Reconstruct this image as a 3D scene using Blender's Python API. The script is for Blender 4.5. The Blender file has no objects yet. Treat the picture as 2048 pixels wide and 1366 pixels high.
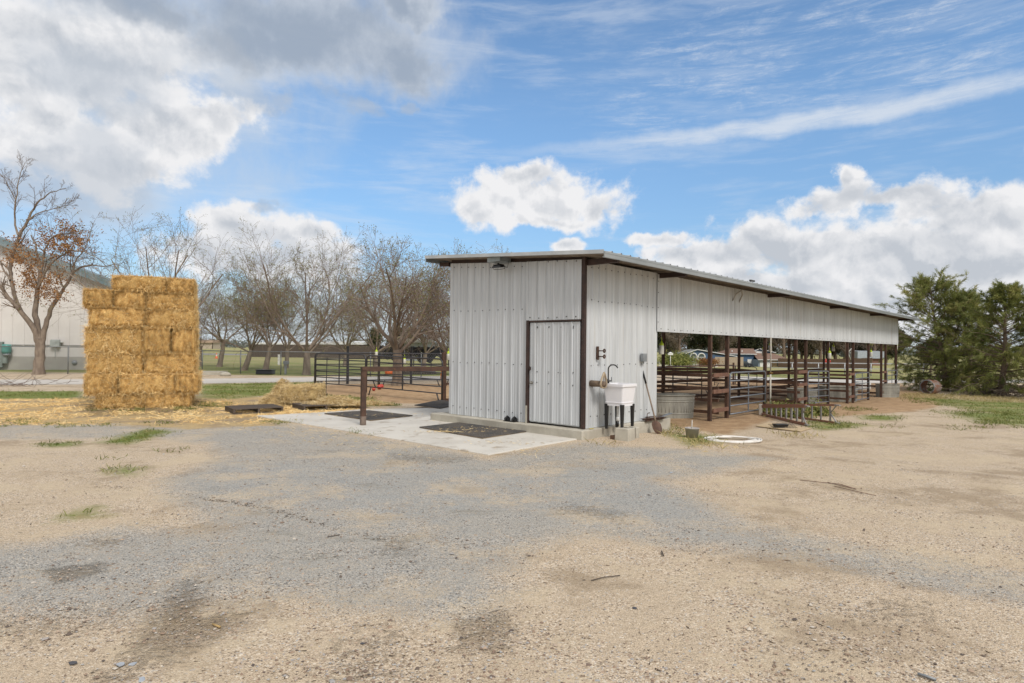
import bpy, math, random
import numpy as np
from mathutils import Vector, Matrix, noise
SC=bpy.context.scene; COL=SC.collection
R=math.radians; PI=math.pi
rnd=random.Random(7)
# ---------------------------------------------------------------- camera geometry (for placing things on the ground)
F,PT,RO,CZ=1261.0,0.01137,0.01117,1.677
TH,AZ,D=0.7409,0.1142,11.9824
AX,AY=D*math.sin(AZ),D*math.cos(AZ)
EL=(-math.cos(TH),math.sin(TH)); ER=(math.sin(TH),math.cos(TH)); ROT=math.atan2(ER[1],ER[0])
def ray(x,y):
    u,v=x-1024,y-683; c,s=math.cos(RO),math.sin(RO)
    u,v=c*u+s*v,-s*u+c*v
    X,z2=u/F,-v/F; c,s=math.cos(PT),math.sin(PT)
    return X,c-s*z2,s+c*z2
def uv(x,y):
    dx,dy=x-AX,y-AY
    return dx*EL[0]+dy*EL[1],dx*ER[0]+dy*ER[1]
def W(u,v): return AX+u*EL[0]+v*ER[0],AY+u*EL[1]+v*ER[1]
def ss(a,b,x):
    t=np.clip((x-a)/(b-a),0,1); return t*t*(3-2*t)
def ter(x,y):
    u,v=uv(x,y)
    h=-.10*ss(.5,3,v)-.10*ss(9,15,v)-.18*ss(14,19,v)
    return h*(1-ss(6,14,u))*(1-ss(5,12,-u))-2.0*ss(52,150,y)*ss(2,22,x)
def tz(x,y): return float(ter(np.float64(x),np.float64(y)))
def G(px,py):
    z=0.0
    for _ in range(6):
        d=ray(px,py); t=(z-CZ)/d[2]; x,y=d[0]*t,d[1]*t; z=tz(x,y)
    return x,y
def G3(px,py,dz=0):
    x,y=G(px,py); return Vector((x,y,tz(x,y)+dz))
def AT(px,py,Y):
    d=ray(px,py); t=Y/d[1]; return Vector((d[0]*t,Y,CZ+d[2]*t))
# ---------------------------------------------------------------- mesh builder
class MB:
    def __init__(s): s.v=[]; s.f=[]; s.m=[]; s.mi=0; s.sm=[]
    def add(s,vs,fs,smooth=False):
        o=len(s.v); s.v.extend([tuple(p) for p in vs])
        for f in fs: s.f.append([o+i for i in f]); s.m.append(s.mi); s.sm.append(smooth)
    def box(s,c,d,M=None,taper=1.0):
        x,y,z=d[0]/2,d[1]/2,d[2]/2; vs=[]
        for k in (-1,1):
            t=taper if k>0 else 1
            for i,j in ((-1,-1),(1,-1),(1,1),(-1,1)):
                p=Vector((i*x*t,j*y*t,k*z))
                if M is not None: p=M@p
                vs.append((c[0]+p[0],c[1]+p[1],c[2]+p[2]))
        s.add(vs,[(3,2,1,0),(4,5,6,7),(0,1,5,4),(1,2,6,5),(2,3,7,6),(3,0,4,7)])
    def bar(s,a,b,w,h,up=(0,0,1)):
        a=Vector(a);b=Vector(b);d=b-a;L=d.length;d.normalize();up=Vector(up)
        x=d.cross(up)
        if x.length<1e-4: x=d.cross(Vector((1,0,0)))
        x.normalize();y=x.cross(d)
        M=Matrix((x,d,y)).transposed()
        s.box((a+b)/2,(w,L,h),M)
    def tube(s,pts,r,n=8,cap=True,closed=False,smooth=True):
        pts=[Vector(p) for p in pts]; N=len(pts); rr=r if hasattr(r,'__len__') else [r]*N
        vs=[];prev=None
        for i,p in enumerate(pts):
            a=pts[(i-1)%N] if closed or i>0 else p; b=pts[(i+1)%N] if closed or i<N-1 else p
            t=(b-a).normalized()
            if prev is None:
                q=Vector((0,0,1)) if abs(t.z)<.9 else Vector((1,0,0)); x=t.cross(q).normalized()
            else: x=(prev-t*prev.dot(t)).normalized()
            prev=x;y=t.cross(x)
            for k in range(n):
                an=2*PI*k/n; vs.append(p+(x*math.cos(an)+y*math.sin(an))*rr[i])
        fs=[]
        for i in range(N if closed else N-1):
            j=(i+1)%N
            for k in range(n): fs.append((i*n+k,i*n+(k+1)%n,j*n+(k+1)%n,j*n+k))
        if cap and not closed: fs.append(tuple(range(n-1,-1,-1))); fs.append(tuple((N-1)*n+k for k in range(n)))
        s.add(vs,fs,smooth)
    def lathe(s,prof,c=(0,0,0),n=20,sx=1,sy=1,smooth=True):
        vs=[]
        for r,z in prof:
            for k in range(n):
                a=2*PI*k/n; vs.append((c[0]+r*sx*math.cos(a),c[1]+r*sy*math.sin(a),c[2]+z))
        fs=[(i*n+k,i*n+(k+1)%n,(i+1)*n+(k+1)%n,(i+1)*n+k) for i in range(len(prof)-1) for k in range(n)]
        s.add(vs,fs,smooth)
    def poly(s,pts,z0,z1):
        n=len(pts); vs=[(p[0],p[1],z0) for p in pts]+[(p[0],p[1],z1) for p in pts]
        fs=[tuple(range(n-1,-1,-1)),tuple(range(n,2*n))]+[(i,(i+1)%n,n+(i+1)%n,n+i) for i in range(n)]
        s.add(vs,fs)
    def build(s,name,mats,parent=None,bevel=0):
        me=bpy.data.meshes.new(name); me.from_pydata(s.v,[],s.f)
        mats=mats if isinstance(mats,(list,tuple)) else [mats]
        for m in mats: me.materials.append(m)
        me.polygons.foreach_set('material_index',s.m); me.polygons.foreach_set('use_smooth',s.sm)
        me.validate(); me.update()
        o=bpy.data.objects.new(name,me); COL.objects.link(o)
        if parent: o.parent=parent
        if bevel:
            b=o.modifiers.new('b','BEVEL'); b.width=bevel; b.segments=2; b.limit_method='ANGLE'
        return o
def tag(o,label=None,cat=None,group=None,kind=None):
    if label: o['label']=label
    if cat: o['category']=cat
    if group: o['group']=group
    if kind: o['kind']=kind
    return o
def thing(name,loc,rz,label,cat,group=None):
    o=bpy.data.objects.new(name,None); COL.objects.link(o); o.empty_display_size=.1
    o.location=loc; o.rotation_euler=(0,0,rz); return tag(o,label,cat,group)
def dup(root,loc,rz,label):
    r=root.copy(); COL.objects.link(r); r.location=loc; r.rotation_euler=(0,0,rz); r['label']=label
    for ch in list(root.children):
        c=ch.copy(); COL.objects.link(c); c.parent=r
        for g in ch.children:
            d=g.copy(); COL.objects.link(d); d.parent=c
    return r
def blades(name,P,Dv,L,Wd,mat,parent=None,seed=1,bend=.3,droop=None,hue=None):
    """thin tapering blades: P roots (N,3), Dv directions (N,3)"""
    rs=np.random.RandomState(seed); N=len(P)
    P=np.asarray(P,float);Dv=np.asarray(Dv,float);Dv/=np.linalg.norm(Dv,axis=1)[:,None]+1e-9
    q=rs.normal(size=(N,3)); X=np.cross(Dv,q); X/=np.linalg.norm(X,axis=1)[:,None]+1e-9
    L=np.broadcast_to(L,(N,))[:,None];Wd=np.broadcast_to(Wd,(N,))[:,None]
    bd=rs.normal(size=(N,3))*bend
    if droop is not None: bd[:,2]-=droop
    mid=P+Dv*L*.5; tip=P+Dv*L+bd*L*.5
    V=np.stack([P-X*Wd*.5,P+X*Wd*.5,mid+X*Wd*.45,mid-X*Wd*.45,tip],1).reshape(-1,3)
    me=bpy.data.meshes.new(name)
    b=(np.arange(N)*5)[:,None]
    quads=(b+np.array([[0,1,2,3]])); tris=(b+np.array([[3,2,4]]))
    idx=np.concatenate([quads,tris],1).ravel()
    ls=np.stack([np.arange(N)*7,np.arange(N)*7+4],1).ravel()
    me.vertices.add(N*5); me.vertices.foreach_set('co',V.ravel())
    me.loops.add(N*7); me.loops.foreach_set('vertex_index',idx.astype(np.int32))
    me.polygons.add(N*2); me.polygons.foreach_set('loop_start',ls.astype(np.int32))
    me.update(calc_edges=True); me.validate()
    at=me.attributes.new('rc','FLOAT','POINT')
    r=rs.rand(N) if hue is None else hue
    at.data.foreach_set('value',np.repeat(r,5).astype(np.float32))
    me.materials.append(mat)
    o=bpy.data.objects.new(name,me); COL.objects.link(o)
    if parent: o.parent=parent
    return o
# ---------------------------------------------------------------- materials
class NT:
    def __init__(s,t): s.t=t; s.n=t.nodes; s.l=t.links
    def a(s,ty,**k):
        n=s.n.new(ty)
        for kk,v in k.items():
            if kk[0]=='i' and kk[1:].isdigit(): s.put(n,int(kk[1:]),v)
            else: setattr(n,kk,v)
        return n
    def put(s,n,i,v):
        if isinstance(v,bpy.types.NodeSocket): s.l.new(v,n.inputs[i])
        else: n.inputs[i].default_value=v
    def m(s,op,*a,clamp=False):
        n=s.n.new('ShaderNodeMath'); n.operation=op; n.use_clamp=clamp
        for i,v in enumerate(a): s.put(n,i,v)
        return n.outputs[0]
    def vm(s,op,*a):
        n=s.n.new('ShaderNodeVectorMath'); n.operation=op
        for i,v in enumerate(a): s.put(n,i,v)
        return n.outputs['Value'] if op in('LENGTH','DOT_PRODUCT','DISTANCE') else n.outputs[0]
    def mix(s,f,a,b,bt='MIX'):
        n=s.n.new('ShaderNodeMix'); n.data_type='RGBA'; n.blend_type=bt
        s.put(n,0,f)
        for i,v in ((6,a),(7,b)):
            if isinstance(v,(tuple,list)): v=tuple(v)+((1,) if len(v)==3 else ())
            s.put(n,i,v)
        return n.outputs[2]
    def mr(s,v,a,b,c=0,d=1,smooth=True):
        n=s.n.new('ShaderNodeMapRange'); n.interpolation_type='SMOOTHSTEP' if smooth else 'LINEAR'
        for i,x in enumerate((v,a,b,c,d)): s.put(n,i,x)
        return n.outputs[0]
    def noise(s,vec,sc,det=4,ro=.5,dist=0,col=False):
        n=s.n.new('ShaderNodeTexNoise'); s.put(n,'Vector',vec) if vec is not None else None
        n.inputs['Scale'].default_value=sc;n.inputs['Detail'].default_value=det;n.inputs['Roughness'].default_value=ro;n.inputs['Distortion'].default_value=dist
        return n.outputs[1 if col else 0]
    def vor(s,vec,sc,feat='F1',out='Distance'):
        n=s.n.new('ShaderNodeTexVoronoi'); n.feature=feat; s.put(n,'Vector',vec); n.inputs['Scale'].default_value=sc
        return n.outputs[out]
    def mp(s,vec,sc=(1,1,1),rot=(0,0,0),loc=(0,0,0)):
        n=s.n.new('ShaderNodeMapping'); s.l.new(vec,n.inputs[0]); n.inputs[1].default_value=loc;n.inputs[2].default_value=rot;n.inputs[3].default_value=sc
        return n.outputs[0]
    def ramp(s,f,stops,interp='LINEAR'):
        n=s.n.new('ShaderNodeValToRGB'); s.l.new(f,n.inputs[0]); n.color_ramp.interpolation=interp
        e=n.color_ramp.elements
        while len(e)<len(stops): e.new(.5)
        for i,(p,c) in enumerate(stops): e[i].position=p; e[i].color=tuple(c)+(1,)
        return n.outputs[0]
def mat0(name):
    m=bpy.data.materials.new(name); m.use_nodes=True; t=NT(m.node_tree)
    b=m.node_tree.nodes['Principled BSDF']
    g=t.a('ShaderNodeNewGeometry').outputs['Position']; o=t.a('ShaderNodeTexCoord').outputs['Object']
    return m,t,b,o,g
def bump(t,b,h,st=.5,dist=.01):
    n=t.a('ShaderNodeBump'); n.inputs['Strength'].default_value=st; n.inputs['Distance'].default_value=dist
    t.l.new(h,n.inputs['Height']); t.l.new(n.outputs[0],b.inputs['Normal'])
def mk(name,c1,c2=None,sc=5,rough=.7,metal=0,st=0,bs=40,bd=.004,stretch=(1,1,1),c3=None,th=.6,spec=.5,det=5):
    m,t,b,o,g=mat0(name)
    c2=c2 or tuple(x*.75 for x in c1)
    v=t.mp(o,stretch)
    n=t.noise(v,sc,det,.6)
    col=t.mix(t.mr(n,.35,.65),c1,c2)
    if c3: col=t.mix(t.mr(t.noise(v,sc*2.7,5,.65),th,th+.12),col,c3)
    t.l.new(col,b.inputs['Base Color']); b.inputs['Roughness'].default_value=rough; b.inputs['Metallic'].default_value=metal
    b.inputs['Specular IOR Level'].default_value=spec
    if st: bump(t,b,t.noise(v,bs,4,.6),st,bd)
    return m
def mk_rc(name,stops,rough=.7,trans=0):
    m,t,b,o,g=mat0(name)
    a=t.a('ShaderNodeAttribute',attribute_name='rc').outputs['Fac']
    t.l.new(t.ramp(a,stops),b.inputs['Base Color']); b.inputs['Roughness'].default_value=rough
    b.inputs['Specular IOR Level'].default_value=.25
    if trans:
        tr=t.a('ShaderNodeBsdfTranslucent'); t.l.new(t.ramp(a,stops),tr.inputs[0])
        mx=t.a('ShaderNodeMixShader'); mx.inputs[0].default_value=trans
        t.l.new(b.outputs[0],mx.inputs[1]); t.l.new(tr.outputs[0],mx.inputs[2])
        t.l.new(mx.outputs[0],m.node_tree.nodes['Material Output'].inputs[0])
    return m
def metal_sheet(name,base,stain=0.0,warm=(.30,.22,.13)):
    m,t,b,o,g=mat0(name)
    # weathered galvanised sheet: cloudy spangle, faint vertical runs, some brown stains
    v=t.mp(o,(3,3,.35)); n1=t.noise(v,2.2,5,.6)
    n2=t.noise(t.mp(o,(14,14,.5)),1.6,4,.6)
    col=t.mix(t.mr(n1,.3,.7),base,tuple(x*.86 for x in base))
    col=t.mix(t.m('MULTIPLY',t.mr(n2,.48,.75),.35),col,tuple(x*1.12 for x in base))
    n3=t.noise(t.mp(o,(9,9,.28)),1.1,6,.65)
    col=t.mix(t.m('MULTIPLY',t.mr(n3,.56,.74),.12+stain),col,warm)
    bnd=t.noise(t.mp(o,(6.5,6.5,.04)),1.25,3,.7); col=t.mix(t.m('MULTIPLY',t.mr(bnd,.50,.62),.22),col,tuple(x*.62 for x in base)); col=t.mix(t.m('MULTIPLY',t.mr(bnd,.50,.38),.20),col,tuple(min(1,x*1.35) for x in base))
    t.l.new(col,b.inputs['Base Color'])
    b.inputs['Metallic'].default_value=.22
    t.l.new(t.mr(n1,.2,.8,.48,.62),b.inputs['Roughness'])
    bump(t,b,t.noise(t.mp(o,(1,1,.5)),6,3),.12,.01)
    return m
GALV=metal_sheet('galvanised_sheet',(.585,.605,.625))
GALV2=metal_sheet('galvanised_sheet_stained',(.60,.62,.635),.28)
TRIM=mk('trim_metal',(.30,.33,.34),(.22,.25,.25),3,.45,.3)
TRIML=mk('roof_edge_metal',(.54,.56,.57),(.44,.46,.47),3,.4,.4)
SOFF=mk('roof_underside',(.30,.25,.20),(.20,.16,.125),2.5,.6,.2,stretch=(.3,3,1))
SCREW=mk('screw_head',(.10,.10,.10),rough=.5,metal=.6)
RUST=mk('rusted_tube_steel',(.095,.050,.032),(.055,.031,.022),6,.75,.1,.3,60,.002,c3=(.16,.06,.03),th=.58)
RUSTD=mk('dark_brown_steel',(.055,.030,.024),(.035,.021,.018),6,.6,.1,.2,c3=(.10,.05,.035),th=.62)
RUSTL=mk('pale_rusted_rail',(.20,.105,.07),(.14,.07,.048),6,.75,.1,.3,60,.002)
GATE=mk('gate_grey_steel',(.21,.23,.26),(.14,.15,.17),8,.45,.3)
BLK=mk('black_pipe',(.04,.04,.047),(.055,.052,.055),8,.4,.3)
BLKP=mk('black_plastic',(.015,.015,.016),rough=.35)
CONC=mk('pale_concrete',(.60,.57,.515),(.52,.49,.44),1.1,.85,0,.25,60,.002,c3=(.38,.33,.27),th=.56)
CONC2=mk('grey_concrete',(.48,.45,.38),(.38,.35,.29),3,.9,0,.4,50,.004,c3=(.24,.21,.17),th=.62)
RUBB=mk('rubber_mat',(.075,.073,.072),(.12,.105,.09),2.2,.85,0,.3,60,.003)
WPLA=mk('white_plastic',(.78,.77,.79),(.74,.73,.76),3,.35)
TROU=mk('galvanised_tank',(.33,.32,.275),(.24,.23,.20),4,.75,.05,stretch=(1,1,.4),c3=(.19,.18,.15),th=.6)
WOOD=mk('weathered_wood',(.11,.085,.065),(.07,.055,.045),5,.85,0,.4,30,.004,stretch=(1,5,1))
PLY=mk('plywood',(.55,.42,.26),(.45,.34,.21),3,.8,stretch=(1,8,1))
LIME=mk('yellow_green_cap',(.55,.70,.03),rough=.4)
JAR=mk('cloudy_jar',(.55,.54,.48),(.42,.40,.34),9,.35)
ORG=mk('red_orange_fibreglass',(.33,.15,.09),(.27,.15,.11),6,.6)
ALU=mk('aluminium',(.40,.39,.39),(.32,.31,.31),6,.4,.5)
REDP=mk('red_plastic',(.50,.05,.03),rough=.4)
ORGP=mk('orange_plastic',(.85,.16,.03),rough=.5)
WPNT=mk('white_paint',(.72,.72,.70),rough=.6)
BARK=mk('tree_bark',(.27,.215,.165),(.17,.13,.10),6,.9,0,.8,18,.02,stretch=(1,1,.35))
BARK2=mk('twig_bark',(.205,.15,.112),(.15,.108,.08),6,.9)
BARK3=mk('pale_twig_bark',(.27,.215,.18),(.20,.155,.13),6,.9)
STR=[(0,(.54,.35,.14)),(.3,(.83,.58,.26)),(.65,(.96,.70,.32)),(1,(.98,.83,.50))]
STRAW=mk_rc('straw_stalk',STR,.75)
STRAWP=mk_rc('pale_straw_stalk',[(0,(.42,.29,.13)),(.5,(.66,.50,.26)),(1,(.84,.70,.43))],.75)
GRS=mk_rc('grass_blade',[(0,(.08,.10,.022)),(.5,(.17,.20,.045)),(.8,(.27,.26,.08)),(1,(.46,.39,.17))],.6,.25)
DRYG=mk_rc('dry_grass_blade',[(0,(.22,.20,.07)),(.5,(.42,.34,.15)),(1,(.58,.48,.26))],.7,.2)
LEAFB=mk_rc('brown_leaf',[(0,(.16,.075,.03)),(.6,(.32,.155,.06)),(1,(.46,.26,.11))],.6,.2)
LEAFG=mk_rc('spring_bud',[(0,(.15,.15,.045)),(.6,(.25,.25,.08)),(1,(.36,.33,.14))],.6,.3)
NEED=mk_rc('casuarina_needle',[(0,(.09,.115,.03)),(.5,(.22,.245,.068)),(.85,(.34,.34,.10)),(1,(.38,.34,.14))],.6,.25)
NEED2=mk_rc('far_evergreen_leaf',[(0,(.030,.038,.018)),(.5,(.058,.066,.030)),(.85,(.095,.10,.045)),(1,(.15,.14,.07))],.6,.2)
BROLF=mk_rc('grey_brown_twiglet',[(0,(.09,.07,.05)),(.5,(.15,.12,.09)),(1,(.22,.18,.13))],.7,.1)
CHOC=mk('black_shade_cloth',(.012,.012,.014),rough=.8)
BLUE=mk('blue_siding',(.055,.105,.19),(.045,.09,.165),8,.6)
ROOFB=mk('brown_shingles',(.22,.135,.095),(.17,.10,.07),10,.9)
ROOFG=mk('grey_shingles',(.23,.23,.21),(.17,.17,.16),10,.9)
GLASS=mk('window_glass',(.05,.07,.075),(.08,.10,.10),3,.1)
FENW=mk('fence_boards',(.24,.15,.10),(.17,.105,.07),4,.85,stretch=(6,6,.6),c3=(.30,.21,.14),th=.6)
FENL=mk('pale_fence_boards',(.42,.33,.24),(.34,.27,.19),4,.85,stretch=(6,6,.6))
DARKF=mk('dark_fence_boards',(.10,.075,.06),(.07,.055,.045),4,.85,stretch=(6,6,.6))
BARNW=mk('barn_wall_paint',(.66,.63,.60),(.62,.59,.565),1,.6)
BARNB=mk('barn_base_band',(.42,.40,.36),(.36,.34,.31),1,.8)
BARNT=mk('teal_roof_trim',(.13,.19,.21),(.20,.24,.25),2,.5)
GREY=mk('grey_box',(.30,.32,.34),rough=.5,metal=.3)
TEAL=mk('teal_plastic',(.09,.30,.27),rough=.4)
YEL=mk('yellow_paint',(.70,.48,.03),rough=.5)
PINKC=mk('car_paint_dark',(.03,.035,.045),rough=.25)
RAIL=mk('rust_brown_rail',(.145,.078,.048),(.088,.048,.033),6,.75,.1,.3,60,.002,c3=(.19,.08,.04),th=.58)
# hay body
def hay_mat(name,c1,c2,c3):
    m,t,b,o,g=mat0(name)
    n=t.noise(t.mp(g,(1,1,1)),34,6,.75,1.2); n2=t.noise(g,3,3,.6); n3=t.vor(t.mp(g,(1,1,1)),26)
    col=t.mix(t.mr(n,.33,.62),c1,c2); col=t.mix(t.mr(n,.56,.75),col,c3)
    col=t.mix(t.m('MULTIPLY',t.mr(n2,.5,.75),.35),col,c1)
    oi=t.a('ShaderNodeObjectInfo').outputs['Random']; hs=t.a('ShaderNodeHueSaturation'); t.l.new(col,hs.inputs['Color']); t.l.new(t.mr(oi,0,1,.92,1.2,False),hs.inputs['Value']); col=hs.outputs[0]
    t.l.new(col,b.inputs['Base Color']); b.inputs['Roughness'].default_value=.9; b.inputs['Specular IOR Level'].default_value=.1
    bump(t,b,n,1,.03); return m
HAY=hay_mat('hay_body',(.34,.20,.07),(.78,.52,.21),(.93,.68,.33))
HAYP=hay_mat('pale_hay_body',(.34,.23,.10),(.62,.46,.22),(.80,.63,.36))
# ---------------------------------------------------------------- sky, sun, camera
def px_dir(px,py):
    x,y,z=ray(px,py); return math.atan2(x,y),math.atan2(z,math.hypot(x,y))
class N2(NT):
    def noise(s,vec,sc,det=4,ro=.5,dist=0,col=False,d3=False):
        o=NT.noise(s,vec,sc,det,ro,dist,col)
        if not d3: o.node.noise_dimensions='2D'
        return o
    def vor(s,vec,sc,feat='F1',out='Distance'):
        o=NT.vor(s,vec,sc,feat,out); o.node.voronoi_dimensions='2D'; return o
def make_world():
    w=bpy.data.worlds.new('World'); SC.world=w; w.use_nodes=True; t=N2(w.node_tree)
    for n in list(t.n): t.n.remove(n)
    out=t.a('ShaderNodeOutputWorld'); bg=t.a('ShaderNodeBackground')
    sky=t.a('ShaderNodeTexSky',sky_type='NISHITA',sun_disc=False); sky.sun_elevation=R(SUN_EL); sky.sun_rotation=R(SUN_AZ)
    sky.air_density=1.0; sky.dust_density=.6; sky.ozone_density=1.6; sky.altitude=100
    dr=t.a('ShaderNodeTexCoord').outputs['Generated']; sp=t.a('ShaderNodeSeparateXYZ'); t.l.new(dr,sp.inputs[0]); x,y,z=sp.outputs
    az=t.m('ARCTAN2',x,y); el=t.m('ARCTAN2',z,t.m('SQRT',t.m('ADD',t.m('MULTIPLY',x,x),t.m('MULTIPLY',y,y))))
    cb=t.a('ShaderNodeCombineXYZ'); t.l.new(az,cb.inputs[0]); t.l.new(el,cb.inputs[1]); P=cb.outputs[0]
    S=1/F
    wn=t.noise(P,9,6,.6,0,True); Pw=t.vm('ADD',P,t.vm('MULTIPLY',t.vm('SUBTRACT',wn,(.5,.5,.5)),(.10,.06,0)))
    wn2=t.noise(P,3.5,6,.62,0,True); Pg=t.vm('ADD',P,t.vm('MULTIPLY',t.vm('SUBTRACT',wn2,(.5,.5,.5)),(.30,.16,0)))
    def blob(px,py,rx,ry,PP=Pw,rot=0):
        a,e=px_dir(px,py)
        if rot: v=t.mp(t.vm('SUBTRACT',PP,(a,e,0)),(1,1,1),(0,0,R(rot)))
        else: v=t.vm('SUBTRACT',PP,(a,e,0))
        v=t.vm('MULTIPLY',v,(1/(rx*S),1/(ry*S),0))
        return t.m('SUBTRACT',1,t.vm('LENGTH',v))
    def union(bs,sm=.12):
        o=bs[0]
        for b in bs[1:]: 
            n=t.n.new('ShaderNodeMath'); n.operation='SMOOTH_MAX'; t.put(n,0,o);t.put(n,1,b);n.inputs[2].default_value=sm; o=n.outputs[0]
        return o
    sw,se=.055,.045  # towards the light
    nz=t.noise(P,13,9,.60,.15); nzo=t.noise(t.vm('ADD',P,(.006,.014,0)),13,9,.60,.15)
    puff=t.vor(t.vm('ADD',P,t.vm('MULTIPLY',t.noise(P,20,4,.6,0,True),(.03,.03,0))),26,'SMOOTH_F1')
    puffo=t.vor(t.vm('ADD',t.vm('ADD',P,(.004,.012,0)),t.vm('MULTIPLY',t.noise(P,20,4,.6,0,True),(.03,.03,0))),26,'SMOOTH_F1')
    fine=t.noise(P,42,5,.6)
    body=t.m('ADD',t.m('SUBTRACT',nz,t.m('MULTIPLY',puff,.20)),t.m('MULTIPLY',fine,.16))
    # --- cumulus with crisp edges
    CU=[(1085,402,150,62),(1075,398,120,66),(950,415,75,52),(1200,420,75,48),(1110,440,190,22),(1050,355,60,38),(1000,380,60,50),
        (470,455,110,42),(600,470,70,34),(430,500,120,50),(560,520,200,55),
        (1850,530,330,100),(1620,500,190,70),(1420,515,150,38),(1950,430,160,62),(1560,480,80,50),(1330,480,90,20),(1850,600,320,60),(1550,570,180,45),(1120,488,50,22),(2300,480,300,140),
        (1690,400,95,34),(1790,405,130,30),(1695,355,34,26),(1900,420,150,36),(1980,395,110,26),
        (330,265,140,80),(430,225,80,42),(240,330,120,55),(90,240,75,36),(60,290,130,60),(230,110,200,80),(80,100,220,130),(200,190,70,60)]
    cu=union([blob(*b) for b in CU],.2)
    dc=t.mr(t.m('ADD',cu,t.m('MULTIPLY',t.m('SUBTRACT',body,.46),1.7)),-.02,.50)
    # --- big soft grey clouds
    GC=[(620,70,340,115),(560,110,260,80),(770,130,160,75),(300,30,200,60),(820,20,120,40),(480,330,40,1)]
    gc=union([blob(*b,PP=Pg) for b in GC[:5]]); gnz=t.noise(P,7,8,.55,.3)
    dg=t.mr(t.m('ADD',gc,t.m('MULTIPLY',t.m('SUBTRACT',gnz,.5),.95)),-.12,.62)
    GC2=[(672,224,75,30),(780,215,40,18),(540,215,50,40),(60,340,200,75),(170,330,140,60),(240,190,150,80),(545,425,60,24),(0,380,140,60)]
    g2=union([blob(*b,PP=Pg) for b in GC2]); dg2=t.mr(t.m('ADD',g2,t.m('MULTIPLY',t.m('SUBTRACT',gnz,.5),1.0)),.0,.55)
    # --- veil over the left and low horizon band
    veil=union([blob(160,200,440,300,PP=Pg),blob(300,640,2200,130,PP=Pg),blob(1500,640,1800,100,PP=Pg)],.3)
    dv=t.m('MULTIPLY',t.mr(t.m('ADD',veil,t.m('MULTIPLY',t.m('SUBTRACT',t.noise(P,5,7,.6,.2),.5),1.0)),-.05,.75),.80)
    # --- cirrus streaks
    cP=t.mp(P,(1,1,1),(0,0,R(-11)))
    st=t.noise(t.mp(P,(1.6,13,1),(0,0,R(-5))),4.6,12,.74,.25); st2=t.noise(t.mp(P,(2.4,6,1),(0,0,R(-12))),6,9,.72,.4)
    cm=union([blob(1600,110,620,170,PP=Pg,rot=-3),blob(1480,190,420,95,PP=Pg,rot=-2),blob(1900,170,330,100,PP=Pg,rot=-2)],.2)
    dci=t.m('MULTIPLY',t.m('MULTIPLY',t.mr(cm,0,.60),t.mr(st,.36,.88)),t.mr(st2,.30,.70,.20,.9))
    trail=blob(1640,240,720,24,PP=t.vm('ADD',P,t.vm('MULTIPLY',t.vm('SUBTRACT',wn,(.5,.5,.5)),(.03,.030,0))),rot=-1.8)
    dtr=t.m('MULTIPLY',t.mr(trail,0,.80),t.mr(st,.22,.60,.50,1.0))
    wisp=t.m('MULTIPLY',t.mr(t.noise(t.mp(P,(1.5,10,1),(0,0,R(-8))),2.6,9,.62,.2),.44,.8),.38)
    dci=t.m('MAXIMUM',t.m('MAXIMUM',dci,t.m('MULTIPLY',dtr,.80)),wisp)
    # --- rest of the sky dome, unseen: broken cloud added warm to neutralise blue light
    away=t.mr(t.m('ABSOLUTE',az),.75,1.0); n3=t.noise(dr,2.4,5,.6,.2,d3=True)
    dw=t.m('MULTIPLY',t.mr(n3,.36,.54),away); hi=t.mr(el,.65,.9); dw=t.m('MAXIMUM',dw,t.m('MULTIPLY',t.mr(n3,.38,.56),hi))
    skyc=t.vm('MULTIPLY',sky.outputs[0],(1.15,1.26,1.29))
    hz=t.mr(el,.0,.40,0,1,True); skyc=t.vm('MULTIPLY',skyc,t.mix(hz,(.60,.62,.68),(1.0,1.0,1.0)))
    hsv=t.a('ShaderNodeHueSaturation'); hsv.inputs['Saturation'].default_value=1.05; t.l.new(skyc,hsv.inputs['Color'])
    K=SKY_K
    white=(.97*K,.97*K,.985*K); grey=(.40*K,.465*K,.56*K); mid=(.66*K,.72*K,.80*K)
    d1=t.mr(t.m('SUBTRACT',nz,nzo),-.13,.13); d2=t.mr(t.m('SUBTRACT',puffo,puff),-.16,.16)
    lit=t.m('ADD',t.m('MULTIPLY',d1,.6),t.m('MULTIPLY',d2,.45))
    deep=t.mr(t.m('ADD',cu,t.m('MULTIPLY',t.m('SUBTRACT',gnz,.5),.9)),.15,.95)
    lf=t.m('ADD',t.m('MULTIPLY',t.m('SUBTRACT',1,deep),.70),t.m('MULTIPLY',t.m('SUBTRACT',lit,.02),.72)); lf=t.m('ADD',lf,t.m('MULTIPLY',t.m('SUBTRACT',t.mr(el,.14,.225),.62),t.mr(el,.26,.30,.34,0)),clamp=True)
    cuc=t.mix(lf,(.60*K,.64*K,.70*K),white)
    gcol=t.mix(t.mr(t.m('ADD',gc,t.m('MULTIPLY',t.m('SUBTRACT',nz,.5),1.1)),.0,.95),(.72*K,.77*K,.84*K),grey)
    col=t.mix(dv,hsv.outputs[0],(.66*K,.74*K,.84*K))
    col=t.mix(dci,col,(.80*K,.86*K,.94*K))
    col=t.mix(dc,col,cuc)
    col=t.mix(t.m('MULTIPLY',dg2,.50),col,t.mix(gnz,grey,mid)); col=t.mix(t.m('MULTIPLY',dg,.90),col,gcol)
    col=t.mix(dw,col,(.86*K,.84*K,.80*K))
    col=t.mix(t.mr(el,-.03,-.005,1,0),col,(.30*K,.25*K,.19*K))
    t.l.new(col,bg.inputs[0]); bg.inputs[1].default_value=SKY_S; t.l.new(bg.outputs[0],out.inputs[0])
    w.cycles.sampling_method='MANUAL'; w.cycles.sample_map_resolution=1024
SUN_EL,SUN_AZ=46,152     # sun behind and to the right of the camera (compass, 0 = straight ahead)
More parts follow.
